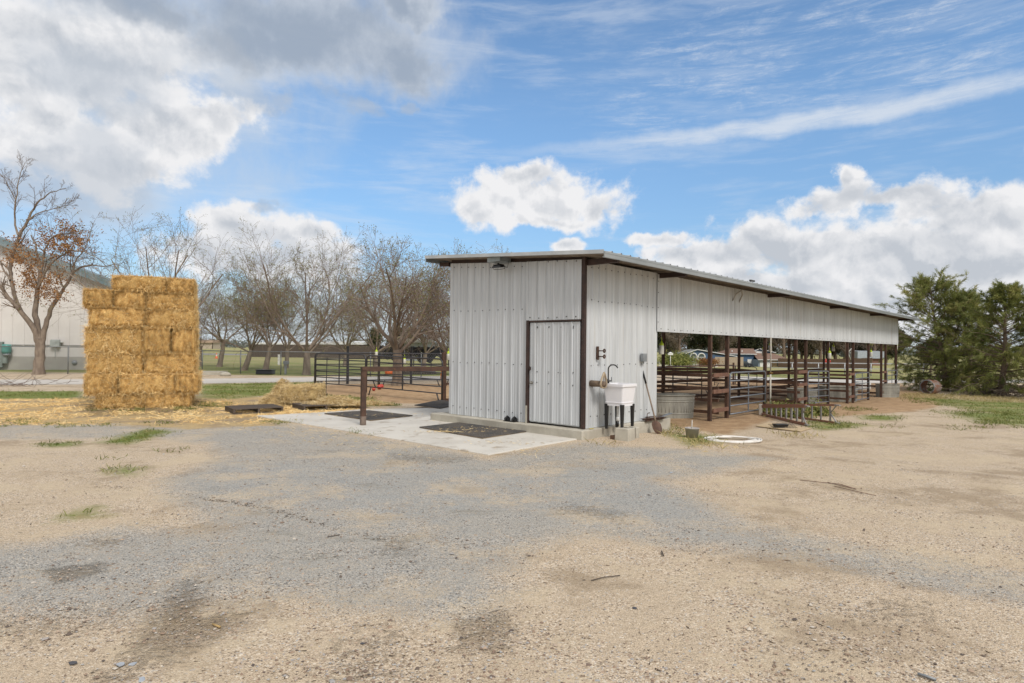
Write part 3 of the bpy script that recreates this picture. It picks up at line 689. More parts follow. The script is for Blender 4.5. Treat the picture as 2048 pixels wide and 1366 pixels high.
# boot scraper on the kerb
bs=thing('boot_brush',(*W(1.78,-.09),.172),ROT,'small black boot brush on the concrete kerb left of the door','boot brush')
for s in (-1,1):
    mb=MB(); pr=[(.0,0),(.02,.07),(.06,.085),(.1,.07),(.12,0)]
    mb.tube([(-.06,s*.1-.0+.0,.0),(-.05,s*.1,.07),(0,s*.1,.10),(.05,s*.1,.07),(.06,s*.1,0)],.022,8); mb.box((0,s*.1,.035),(.09,.09,.07)); mb.build('brush',BLKP,bs,.004)
mb=MB(); mb.box((0,0,.008),(.14,.30,.012)); mb.build('base_plate',BLKP,bs)
# ---------------------------------------------------------------- utility sink
sk=thing('utility_sink',(*W(-.42,.58),0),ROT,'white plastic utility sink on black legs against the side wall','sink')
w,dp=.50,.48; zt,zb=1.035,.67
def ring(hw,hd,z,r=.03,n=3):
    o=[]
    for cx,cy,a0 in ((hw-r,hd-r,0),(-hw+r,hd-r,90),(-hw+r,-hd+r,180),(hw-r,-hd+r,270)):
        for k in range(n+1): a=R(a0+90*k/n); o.append((cx+r*math.cos(a),cy+r*math.sin(a),z))
    return o
def loft(mb,rings,cap0=False,cap1=False):
    n=len(rings[0]); vs=[p for r in rings for p in r]; fs=[(i*n+k,i*n+(k+1)%n,(i+1)*n+(k+1)%n,(i+1)*n+k) for i in range(len(rings)-1) for k in range(n)]
    if cap0: fs.append(tuple(range(n-1,-1,-1)))
    if cap1: fs.append(tuple((len(rings)-1)*n+k for k in range(n)))
    mb.add(vs,fs)
mb=MB(); hw,hd=w/2,dp/2
loft(mb,[ring(hw*.80,hd*.80,zb-.05),ring(hw*.80,hd*.80,zb),ring(hw*.84,hd*.84,zb+.005),ring(hw*.84,hd*.84,zb+.02),ring(hw*.80,hd*.80,zb+.022),ring(hw*.93,hd*.93,zt-.05),ring(hw,hd,zt-.05),ring(hw,hd,zt-.004),ring(hw*.985,hd*.985,zt),ring(hw*.88,hd*.86,zt),ring(hw*.86,hd*.84,zt-.01),ring(hw*.72,hd*.72,zb+.03)],True,True)
mb.build('basin',WPLA,sk)
for sx in (-1,1):
    for sy in (-1,1):
        z0=.232 if (sx<0 and sy<0) else (.222 if sy<0 else .172)
        mb=MB(); mb.box((sx*hw*.72,sy*hd*.72,(z0+zb-.02)/2),(.045,.045,zb-.02-z0),None,1.45); mb.build('leg',BLKP,sk,.004)
fa=MB(); P=[(-.14,.17,zt),(-.14,.17,zt+.27)]+[(-.14+.085-.085*math.cos(a),.17-.085*(1-math.cos(a))*.6,zt+.27+.085*math.sin(a)) for a in [R(x) for x in range(15,166,15)]]
fa.tube(P,.013,8); fa.tube([(-.14,.17,zt),(-.14,.17,zt+.08)],.021,10); fa.tube([(-.14,.17,zt+.045),(-.06,.15,zt+.045)],.014,8); fa.tube([(-.06,.15,zt+.045),(-.055,.15,zt+.12)],.007,6)
fa.build('faucet',BLKP,sk)
mb=MB(); mb.tube([(-.03,.02,zb-.04),(-.03,.02,.36)],.022,8); mb.tube([(-.03,.02,.40),(-.03,.02,.32)],.032,8); mb.mi=1; mb.tube([(-.03,.02,.32),(-.03,.02,.22)],.027,8); mb.build('drain_pipe',[WPNT,BLKP],sk)
# blocks, brick
def block(px,py,dims,rz,label,name='concrete_block',mat=CONC2,cat='concrete block',dz=0):
    p=G3(px,py); mb=MB(); mb.box((0,0,dims[2]/2),dims,None,.94); o=mb.build(name,mat,None,.008); o.location=p+Vector((0,0,dz)); o.rotation_euler=(0,0,rz); tag(o,label,cat); return o
p=W(-.66,.40); b=MB(); b.box((0,0,.09),(.30,.28,.27),None,.95); b.box((.06,0,.24),(.09,.08,.02)); o=b.build('concrete_block',CONC2,None,.01); o.location=(p[0],p[1],tz(*p)); o.rotation_euler=(0,0,ROT+.1); tag(o,'larger concrete pier block under the near leg of the sink','concrete block')
p=W(-.56,.84); b=MB(); b.box((0,0,.08),(.12,.22,.25)); o=b.build('concrete_block',CONC2,None,.01); o.location=(p[0],p[1],tz(*p)); o.rotation_euler=(0,0,ROT); tag(o,'narrow concrete block under the right front leg of the sink','concrete block')
b=MB(); b.box((0,0,.04),(.21,.10,.075)); o=b.build('brick',mk('old_brick',(.19,.11,.07),(.14,.085,.06),9,.9,0,.4),None,.008); o.location=G3(1231,879,-.005); o.rotation_euler=(0,0,ROT-1.9); tag(o,'brown brick lying on the gravel in front of the sink','brick')
# hook rail and saddle rack on the wall
hk=thing('hook_bracket',(*W(-.03,.40),1.61),ROT,'rusty bracket with two round hooks screwed to the wall above the sink','hook')
mb=MB(); mb.box((0,0,0),(.055,.03,.26)); mb.build('plate',RUST,hk,.004)
for z in (.045,-.065):
    mb=MB(); mb.tube([(0,-.01,z+.0),(.02,-.08,z),(.05,-.12,z+.0)],.012,6); mb.tube([(.05+.03*math.cos(a),-.12,z+.03*math.sin(a)) for a in [R(k) for k in range(0,360,30)]],.014,6,closed=True); mb.build('hook',RUST,hk)
sr=thing('saddle_rack',(*W(-.02,.22),1.03),ROT,'wooden stub rack with a bent tan loop on the wall left of the sink','saddle rack')
mb=MB(); mb.tube([(0,.02,0),(0,-.10,0),(.01,-.30,0)],[.062,.06,.055],12); mb.build('log_stub',mk('old_log',(.20,.14,.09),(.11,.08,.06),12,.8,0,.5,30,.004,stretch=(3,.5,3)),sr)
mb=MB(); L=[(.01,-.27,-.07),(-.075,-.27,-.055),(-.10,-.275,.0),(-.075,-.28,.09),(-.03,-.285,.18),(.0,-.285,.215),(.03,-.285,.18),(.075,-.28,.09),(.10,-.275,.0),(.075,-.27,-.055)]
mb.tube(L,.019,8,closed=True); mb.tube([(0,-.285,.2),(0,-.28,.06)],.012,6); mb.build('bent_loop',mk('tan_wood',(.42,.33,.22),(.33,.26,.18),8,.5),sr)
# shovel leaning against the wall
sh=thing('shovel',tuple(G3(1318,868)),0,'rusty shovel with a black grip leaning against the side wall','shovel')
base=G3(1319,869); topu,topz=-.04,1.33; tx,ty=W(topu,2.02); T=Vector((tx,ty,topz))-base; 
q=T.normalized(); b0=q*.30
mb=MB(); mb.tube([q*.20+Vector((0,0,0)),q*.36,T*.76],[.017,.017,.016],8); mb.build('handle',mk('shovel_wood',(.23,.17,.12),(.16,.12,.09),9,.7,stretch=(1,1,.3)),sh)
mb=MB(); mb.tube([T*.745,T],[.022,.02],8); mb.build('grip',BLKP,sh)
side=q.cross(Vector(ER+(0,))).normalized(); sd=Vector((ER[0],ER[1],0))*.1; 
rows=[]; 
for t,wd in ((0,.03),(.04,.07),(.12,.095),(.22,.095),(.27,.07),(.30,.02)):
    pr=[]
    for k in range(5):
        s=(k-2)/2; pr.append(q*t*.95+Vector((.70,-.40,0)).normalized()*0+Vector((ER[0]*.4+.5,ER[1]*.4-.35,0)).normalized()*wd*s+side*(.03*(s*s-1)))
    rows.append(pr)
mb=MB(); vs=[p for r in rows for p in r]+[p+side*.006 for r in rows for p in r]; o5=30
fs=[(i*5+k,i*5+k+1,i*5+k+6,i*5+k+5) for i in range(5) for k in range(4)]+[(o5+i*5+k,o5+i*5+k+5,o5+i*5+k+6,o5+i*5+k+1) for i in range(5) for k in range(4)]
mb.add(vs,fs); mb.build('blade',mk('rusty_shovel',(.14,.08,.055),(.09,.055,.045),8,.6,.3),sh)
# rusty scraps on the ledge
sc=thing('scrap_metal',(*W(-.13,2.35),.175),ROT,'pile of rusty flat scrap and a bent rod on the concrete ledge','scrap metal')
mb=MB()
for k in range(5): mb.box((rnd.uniform(-.1,.2),rnd.uniform(-.04,.06),.012+k*.014),(rnd.uniform(.4,.75),rnd.uniform(.05,.12),.01),Matrix.Rotation(R(rnd.uniform(-14,14)),3,'Z'))
mb.build('flat_bars',RUST,sc)
mb=MB(); mb.tube([(-.25,.0,.03),(-.25,0,.14),(-.22,0,.165),(-.14,0,.17)],.009,6); mb.build('bent_rod',RUST,sc)
mb=MB(); mb.box((.45,-.02,.07),(.62,.09,.006),Matrix.Rotation(R(-6),3,'Y')); mb.build('metal_strip',GREY,sc)
mb=MB(); mb.box((0,0,.01),(.12,.03,.012)); mb.box((.0,.02,.012),(.08,.02,.01)); o=mb.build('yellow_scrap',mk('yellowed_strip',(.5,.42,.15)),None,.003); o.location=(*W(-.1,.12),.174); o.rotation_euler=(0,0,ROT); tag(o,'tiny yellowed plastic strip on the kerb by the corner post','scrap')
# bucket with rod
bk=thing('bucket',tuple(G3(1384,876)),.3,'grey flower pot style bucket with a thin rod standing in it','bucket')
mb=MB(); mb.lathe([(0,.005),(.105,.005),(.112,.0),(.138,.19),(.143,.19),(.145,.205),(.138,.207),(.134,.19),(.108,.02),(0,.02)],n=28); mb.build('pot',mk('grey_taupe_plastic',(.44,.41,.39),(.37,.345,.33),5,.6),bk)
mb=MB(); mb.tube([(-.01,.0,.02),(.0,.0,.36)],.011,8); mb.box((0,0,.20),(.04,.03,.03)); mb.build('rod',mk('pale_rod',(.50,.47,.42)),bk)
# hose coil
hc=MB(); c=G3(1466,882); pts=[]
for i in range(0,360*5,12):
    a=R(i); k=i/360
    rx=.56-.028*k+.035*math.sin(a*2+k*1.7)+.015*math.sin(a*5+k); ry=.40-.022*k+.02*math.sin(a*3+k*2.1)
    pts.append((rx*math.cos(a)+.02*math.sin(3*k),ry*math.sin(a),.016+.013*(k%2.3)+.004*math.sin(a*3+k)))
hc.tube(pts,.0165,8); o=hc.build('hose',mk('white_hose',(.74,.72,.69),(.66,.63,.58),5,.45)); o.location=c; o.rotation_euler=(0,0,.15); tag(o,'coil of white hose lying on the gravel','hose')
# ladder lying on its side
ld=thing('step_ladder',tuple(G3(1528,833)),0,'orange fibreglass step ladder lying opened on its side','ladder')
O=ld.location.copy()
def frame(a,b,h0,h1,nst,name,w=.075):
    A0=G3(*a,.03)-O; B0=G3(*b,.03)-O; mb=MB(); mb.bar(A0,B0,.035,w); mb.bar(A0+Vector((0,0,h0)),B0+Vector((0,0,h1)),.035,w)
    mb.build(name+'_rails',ORG,ld,.004)
    for k in range(nst):
        t=(k+1)/(nst+.6); p=A0.lerp(B0,t); q=(A0+Vector((0,0,h0))).lerp(B0+Vector((0,0,h1)),t); d=(B0-A0).normalized()
        mb=MB(); mb.bar(p,q,.075 if name=='front' else .045,.02,up=Vector((0,0,1)).cross(d)); mb.build('step',ALU,ld)
    for z,s in ((0,-1),(h1,1)):
        mb=MB(); d=(B0-A0).normalized(); e=B0+Vector((0,0,z)); 
        mb.tube([e-d*.16+Vector((0,0,-s*.20)),e-d*.05+Vector((0,0,-s*.08)),e+d*.02,e+d*.09+Vector((0,0,s*.005))],.016,6); mb.bar(e-d*.03,e+d*.12,.06,.03); mb.build('foot',ALU,ld)
frame((1524,831),(1612,852),.22,.45,8,'front',.08); frame((1527,827),(1672,848),.22,.44,8,'rear',.05)
mb=MB(); mb.box(G3(1521,829,.145)-O,(.09,.28,.28),Matrix.Rotation(R(-20),3,'Z')); mb.build('top_cap',mk('worn_grey_plastic',(.42,.38,.33),(.34,.30,.26),9,.6),ld,.008)
# plywood sheet with black wire thing
pw=MB(); c=G3(1567,858); 
P=[Vector(G(*p)+(0,))-Vector((c.x,c.y,0)) for p in ((1512,854),(1600,865),(1622,858),(1536,847))]
pw.poly([(p.x,p.y) for p in P],.012,.03); o=pw.build('plywood_sheet',PLY,None,.002); o.location=c; tag(o,'thin sheet of plywood lying flat in front of the ladder','plywood')
wr=thing('black_tray',(c.x,c.y,c.z+.03),.1,'black metal tray with a wire rack lying on the plywood sheet','tray')
mb=MB(); mb.box((-.05,.05,.05),(.26,.18,.06),None,1.15); mb.build('tray',BLKP,wr,.006)
mb=MB()
for k in range(9): mb.tube([(-.30+k*.07,-.10,.01),(-.27+k*.07,.14,.06+.003*k)],.004,4)
for k in range(4): mb.tube([(-.30,-.10+k*.08,.015+k*.015),(.28,-.10+k*.08,.015+k*.015)],.004,4)
mb.build('wire_rack',BLKP,wr)
# sticks
STICK=mk('dry_reddish_stalk',(.22,.13,.09),(.15,.09,.065))
def stick(pxs,label,r=.006,mat=RUSTD,name='stick'):
    P=[G3(*p,.012) for p in pxs]; o0=P[0].copy(); mb=MB(); mb.tube([p-o0 for p in P],r,5); o=mb.build(name,mat); o.location=o0; tag(o,label,name.replace('_',' '))
stick([(1600,962),(1640,966),(1680,970),(1712,980)],'long reddish brown rod lying on the gravel in front of the stable',.0045,STICK,'metal_rod')
stick([(1655,966),(1685,974),(1710,979)],'shorter reddish rod crossing the long one on the gravel',.004,STICK,'metal_rod')
stick([(1668,974),(1710,984),(1752,993)],'dark thin rod nearest the camera beside the reddish rods',.004,STICK,'metal_rod')
stick([(1183,1164),(1205,1158),(1240,1154)],'thin bent twig on the sand in the middle foreground',.004,WOOD,'twig')
stick([(1323,1105),(1327,1114)],'short dark upright twig mark in the sand',.006,WOOD,'twig')
stick([(1835,1352),(1850,1356),(1872,1364)],'pale grey flat sliver at the bottom right',.008,GREY,'sliver')
stick([(655,1076),(680,1072)],'thin dark twig on the grey gravel left of centre',.004,WOOD,'twig')
stick([(425,1252),(440,1258)],'short pale straw in the churned sand',.007,STRAWP,'straw')
# pale flat stones
for i,(px,py,r,lb) in enumerate([(242,1331,.024,'larger of two pale blue-grey chips in the churned sand'),(266,1330,.02,'smaller of two pale blue-grey chips in the churned sand'),(284,1362,.024,'pale chip at the bottom edge on the left'),(146,1328,.022,'dark stone in the sand at lower left'),(1342,946,.03,'pale flat stone at the edge of the grey gravel'),(1269,1218,.02,'bluish stone in the lower middle sand'),(725,1288,.014,'grey pebble in the lower sand patch')]):
    mb=MB(); vs=[]; n=9
    ring1=[(r*(1+.3*rnd.uniform(-1,1))*math.cos(2*PI*k/n),r*.75*(1+.3*rnd.uniform(-1,1))*math.sin(2*PI*k/n)) for k in range(n)]
    mb.poly(ring1,0,r*.35); o=mb.build('stone',mk('chip_stone_%d'%i,(.40,.43,.47) if 'blue' in lb or 'pale' in lb else (.08,.08,.09),rough=.8),None,r*.12); o.location=G3(px,py,.002); o.rotation_euler=(0,0,i); tag(o,lb,'stone')
# ---------------------------------------------------------------- hitching rail and rusty posts
hr=thing('hitching_rail',tuple(G3(726,852)),0,'brown steel hitching rail running from a post to the tack room corner','hitching rail')
O=hr.location.copy(); E_=Vector((*W(3.84,.03),0))-Vector((O.x,O.y,0)); ang=math.atan2(E_.y,E_.x)
mb=MB(); mb.box((0,0,.60),(.10,.10,1.18),Matrix.Rotation(ang,3,'Z')); mb.mi=1; mb.box((0,0,.10),(.104,.104,.22),Matrix.Rotation(ang,3,'Z')); mb.build('post',[RUST,mk('bleached_post_foot',(.20,.15,.12),(.13,.10,.08),8,.8)],hr,.004)
mb=MB(); mb.bar(Vector((0,0,1.21))-E_.normalized()*.05,Vector((E_.x,E_.y,1.20)),.10,.10); mb.mi=1; mb.bar(Vector((0,0,1.21))-E_.normalized()*.06,Vector((0,0,1.21))-E_.normalized()*.045,.09,.09); mb.build('rail',[RUST,BLKP],hr,.003)
pg=thing('rusty_gate_post',tuple(G3(887,803)),0,'tall rusty steel post with short rails at the pen corner behind the hitching rail','gate post')
O=pg.location.copy(); mb=MB(); mb.box((0,0,.80),(.13,.13,1.62),Matrix.Rotation(.5,3,'Z')); mb.build('post',RUST,pg,.004)
mb=MB(); 
for h in (.06,.58): mb.bar((0,0,h),(2.0,1.2,h),.08,.07)
mb.build('rail',RUST,pg)
mb=MB(); mb.tube([(.25,.15,0),(.25,.15,1.3)],.03,8); mb.build('pipe',RUST,pg)
mb=MB(); mb.box((-.03,-.06,1.05),(.16,.04,.10)); mb.tube([(-.08,-.06,1.0),(-.1,-.07,.7)],.012,6); mb.build('orange_rope',mk('orange_rope',(.55,.16,.04)),pg)
# ---------------------------------------------------------------- pipe panels
def panel(p0,p1,h,nr,mat,label,group,name='corral_panel',r=.025,mid=1,legs=True,zb=.30,cat='fence panel',r0=.16):
    a=Vector((p0[0],p0[1],tz(*p0)));b=Vector((p1[0],p1[1],tz(*p1))); d=b-a; L=math.hypot(d.x,d.y); rz=math.atan2(d.y,d.x); sl=(b.z-a.z)/L
    t=thing(name,tuple(a),rz,label,cat,group)
    S=lambda x,z:(x,0,z+sl*x)
    fr=[S(0,zb if legs else zb)]; fr=[S(0.0,zb*.3 if legs else zb),S(0,h-r0)]+[S(r0-r0*math.cos(R(k)),h-r0+r0*math.sin(R(k))) for k in (30,60,90)]+[S(L-r0+r0*math.sin(R(k)),h-r0+r0*math.cos(R(k))) for k in (0,30,60,90)]+[S(L,zb*.3 if legs else zb)]
    mb=MB(); mb.tube(fr,r,8); mb.build('frame',mat,t)
    for i in range(nr-1):
        z=zb+(h-zb)*i/(nr-1); mb=MB(); mb.tube([S(0,z),S(L,z)],r*.85,6); mb.build('rail',mat,t)
    for i in range(mid):
        x=L*(i+1)/(mid+1); mb=MB(); mb.bar(S(x,zb),S(x,h),.045,.02,up=(0,1,0)); mb.build('upright',mat,t)
    if legs:
        for x,s in ((.12,1),(L-.12,-1)):
            mb=MB(); mb.tube([S(x+s*.12,zb),S(x,0)],r*.9,6); mb.build('leg',mat,t)
    return t
GP='black pipe panels of the round pen'
def midp(a,b,t): return (a[0]+(b[0]-a[0])*t,a[1]+(b[1]-a[1])*t)
c0=G(629,781); c1=G(884,806); m=midp(c0,c1,.44)
panel(c0,m,1.42,6,BLK,'black pipe panel at the left corner of the pen, right of the hay pile',GP)
panel(midp(c0,c1,.45),c1,1.40,6,BLK,'long black pipe panel of the pen seen behind the hitching rail',GP)
k0=G(631,778); k1=G(756,774); k2=G(884,772); k3=(k2[0]+2.6,k2[1]+.4)
panel(k0,k1,1.42,6,BLK,'black pipe panel on the far left side of the pen',GP,mid=1)
panel(midp(k1,k2,.02),k2,1.42,6,BLK,'black pipe panel on the far side of the pen in front of the forked tree',GP,mid=1)
panel(midp(k2,k3,.02),k3,1.42,6,BLK,'black pipe panel of the pen half hidden by the shed corner',GP,mid=1)
for px,lb in ((695,'thick dark fence post on the far side of the pen, left of the tree'),(822,'thick dark fence post on the far side of the pen, right of the tree trunk')):
    p=G3(px,768); mb=MB(); mb.box((0,0,.85),(.10,.10,1.7)); mb.box((0,0,1.705),(.105,.105,.01)); o=mb.build('fence_post',BLK,None,.004); o.location=p; tag(o,lb,'fence post')
mb=MB(); mb.bar((0,0,0),(.02,0,1.35),.035,.02); 
for k in range(12): mb.box((.005+.001*k,-.02,.1+k*.1),(.02,.015,.02))
mb.box((0,0,.05),(.12,.01,.1)); o=mb.build('t_post',BLK,None); o.location=G3(652,792); tag(o,'thin leaning black stake in front of the pen','stake')
# gates in the long side
GG='grey pipe gates in the long side of the stable'
for a,b,lb in ((6.56,9.05,'grey pipe gate nearest the tack room, behind the ladder'),(12.86,15.2,'second grey pipe gate along the stable, right of the ladder'),(18.7,20.95,'third grey pipe gate along the stable'),(24.24,26.28,'farthest grey pipe gate at the end of the stable')):
    panel(W(.0,a),W(.0,b),1.20,6,GATE,lb,GG,'pipe_gate',.024,1,False,.10,'gate',.13)
# brown rail fence along the rear of the stable and its runs
def railf(pts,hs,mat,label,group,w=.07,hh=.075,name='rail_fence',post=None,cat='rail fence'):
    A=Vector((*pts[0],tz(*pts[0]))); t=thing(name,tuple(A),0,label,cat,group)
    for h in hs:
        for p,q in zip(pts[:-1],pts[1:]):
            mb=MB(); mb.bar(Vector((*p,tz(*p)+h))-A,Vector((*q,tz(*q)+h))-A,w,hh); mb.build('rail',mat,t)
    if post:
        for p in pts:
            mb=MB(); mb.box(Vector((*p,tz(*p)+post/2))-A,(.09,.09,post),Matrix.Rotation(ROT,3,'Z')); mb.build('post',mat,t)
vv=[2.9,6,9.15,12.3,15.3,18.2,21.04,23.7,26.36]
railf([W(3.4,v) for v in vv],(1.16,1.06,.74,.46,.20),RAIL,'brown steel rail fence along the back line of the stable','brown rail fences of the horse runs',.06,.085)
railf([W(8.4,v) for v in (6,12.3,18.2,26.5)],(1.15,.78,.45),RAIL,'brown rail fence at the far end of the horse runs','brown rail fences of the horse runs',.05,.07,post=1.3)
for v_,n_ in ((6.15,'nearest'),(12.45,'second'),(18.35,'third'),(23.9,'farthest')): railf([W(.12,v_),W(3.3,v_)],(1.12,.78,.48,.16),RAIL,n_+' brown rail divider under the stable roof','brown rail fences of the horse runs',.05,.08)
DV='black pipe panels dividing the horse runs'
k=0
for v,n in ((6.0,'first'),(12.3,'second'),(18.2,'third'),(23.75,'fourth')):
    if v<15: panel(W(3.55,v),W(5.9,v),1.16,6,BLK,n+' black divider panel just behind the stable',DV,mid=1,r=.019,zb=.22)
    panel(W(5.95,v),W(8.3,v),1.22,6,BLK,n+' black divider panel at the far end of the horse runs',DV,mid=1,r=.019,zb=.22)
# metal tanks
def tank(px,py,L,Wd,h,rz,label,ex=2.6):
    t=thing('water_trough',tuple(G3(px,py)),rz,label,'water trough','galvanised troughs in the stable')
    def ov(sx,sy,z,n=36):
        o=[]
        for k in range(n):
            a=2*PI*k/n; c,s=math.cos(a),math.sin(a); o.append((sx*abs(c)**(2/ex)*(1 if c>0 else -1),sy*abs(s)**(2/ex)*(1 if s>0 else -1),z))
        return o
    mb=MB(); a,b=L/2,Wd/2; rr=[ov(a*.95,b*.93,0)]
    for z,d in ((.02,0),(h*.18,0),(h*.20,.012),(h*.225,.0),(h*.70,0),(h*.72,.012),(h*.745,0),(h*.80,.0),(h*.82,.012),(h*.845,0),(h*.97,0),(h*.975,.018),(h,.018)): rr.append(ov(a*(.95+.05*z/h)+d,b*(.93+.07*z/h)+d,z))
    rr+=[ov(a-.01,b-.01,h),ov(a*.94,b*.92,.05)]; 
    n=36; vs=[p for r in rr for p in r]; fs=[(i*n+k,i*n+(k+1)%n,(i+1)*n+(k+1)%n,(i+1)*n+k) for i in range(len(rr)-1) for k in range(n)]
    fs.append(tuple((len(rr)-1)*n+k for k in range(n))); mb.add(vs,fs)
    TM=mb
    mb=MB(); r_=ov(a+.012,b+.012,h+.002); mb.tube(r_,.014,6,closed=True); mb.build('rim',TROU,t)
    mb=TM
    for k in range(46):
        an=2*PI*k/46; c,s=math.cos(an),math.sin(an); x=a*.975*abs(c)**(2/ex)*(1 if c>0 else -1); y=b*.965*abs(s)**(2/ex)*(1 if s>0 else -1)
        mb.tube([(x*.985,y*.985,h*.25),(x*1.008,y*1.008,h*.68)],.007,4)
    mb.build('tank',TROU,t)
tank(1337,834,1.35,.75,.60,ROT-.85,'oval galvanised trough beside the tack room wall',2.3)
tank(1604,806,1.0,.65,.52,ROT-.8,'galvanised trough behind the second pair of posts',3.5)
tank(1675,802,1.5,.7,.62,ROT-.8,'large rectangular galvanised trough in the third stall',6)
tank(1775,794,.95,.6,.60,ROT-.8,'galvanised trough at the farthest stall',4)
# fly traps
def jar(pos,label):
    t=thing('fly_trap',pos,0,label,'fly trap','cloudy jars with yellow-green caps hanging in the stable')
    mb=MB(); mb.lathe([(0,-.30),(.055,-.30),(.06,-.285),(.06,-.10),(.045,-.085),(.045,-.07)],n=12); mb.build('jar',JAR,t)
    mb=MB(); mb.lathe([(.052,-.095),(.055,-.06),(.05,-.045),(.03,-.03),(.022,0),(0,.005)],n=12); mb.tube([(0,0,0),(.01,0,.05),(0,0,.10)],.008,5); mb.build('cap',LIME,t)
    mb=MB(); mb.tube([(0,0,.05),(0,0,.30)],.004,4); mb.build('hanger',ALU,t)
def onu(px,py,u0):
    d=ray(px,py); t=(u0+AX*EL[0]+AY*EL[1])/(d[0]*EL[0]+d[1]*EL[1]); return Vector((d[0]*t,d[1]*t,CZ+d[2]*t))
for px,py,u,lb in ((1323,683,.35,'fly trap jar hanging by the tack room end of the stable'),(1528,692,.1,'fly trap jar hanging left of the white water pipe'),(1541,685,1.0,'fly trap jar hanging right of the white water pipe'),(1659,701,.0,'fly trap jar on the fifth single post'),(1667,689,1.2,'fly trap jar hanging behind the fifth single post'),(1742,700,.2,'fly trap jar on the post before the last bay'),(1793,687,.1,'fly trap jar on the last post of the stable')): jar(tuple(onu(px,py,u)),lb)
for px,py,Y,lb in ((753,699,26,'fly trap jar hanging beyond the pen, left of the forked tree'),(809,714,26,'fly trap jar just right of the forked tree trunk'),(897,702,21,'fly trap jar at the tack room corner above the hitching rail')): jar(tuple(AT(px,py,Y)),lb)
# rusty half drum
dr=thing('culvert_pipe',tuple(G3(1861,788)),R(-62),'short rusty corrugated culvert pipe standing on edge under the evergreen','culvert pipe')
mb=MB(); n=28; ro=.36
for side_,r_ in ((0,ro),(1,ro-.012)): pass
vs=[];fs=[]
K=13
for i in range(K):
    y=-.30+.6*i/(K-1); r_=ro+(.012 if i%2 else 0)
    for k in range(n): a=2*PI*k/n; vs.append((r_*math.cos(a),y,ro+r_*math.sin(a)))
for i in range(K-1):
    for k in range(n): fs.append((i*n+k,(i+1)*n+k,(i+1)*n+(k+1)%n,i*n+(k+1)%n))
mb.add(vs,fs,True); mb.build('shell',mk('rust_streaked_zinc',(.26,.25,.24),(.20,.10,.06),3,.7,.2,c3=(.24,.10,.05),th=.45),dr)
mb=MB(); mb.lathe([(ro-.03,0),(ro,0),(ro,.01),(ro-.03,.01)],n=28); o=mb.build('end_ring',GREY,dr); o.rotation_euler=(R(90),0,0); o.location=(0,-.30,ro)
mb=MB(); mb.box((0,0,.01),(.3,.12,.03)); mb.build('patch',RUSTD,dr).location=(0,0,2*ro)
# pallets
def pallet(px,py,rz,label,w=1.2,d=1.0):
    t=thing('wooden_pallet',tuple(G3(px,py)),rz,label,'pallet','wooden pallets')
    for k in range(7):
        mb=MB(); mb.box((0,-d/2+.05+k*(d-.1)/6,.125),(w,.10,.018)); mb.build('deck_board',WOOD,t)
    for k in range(3):
        mb=MB(); mb.box((-w/2+.03+k*(w-.06)/2,0,.067),(.045,d,.095)); mb.build('stringer',WOOD,t)
    for k in range(2):
        mb=MB(); mb.box((0,(-1+2*k)*(d/2-.05),.01),(w,.09,.018)); mb.build('base_board',WOOD,t)
    return t
pallet(508,823,.62,'empty weathered wooden pallet left of the loose straw')
pallet(640,817,.62,'wooden pallet half buried under loose straw',1.2,1.0)
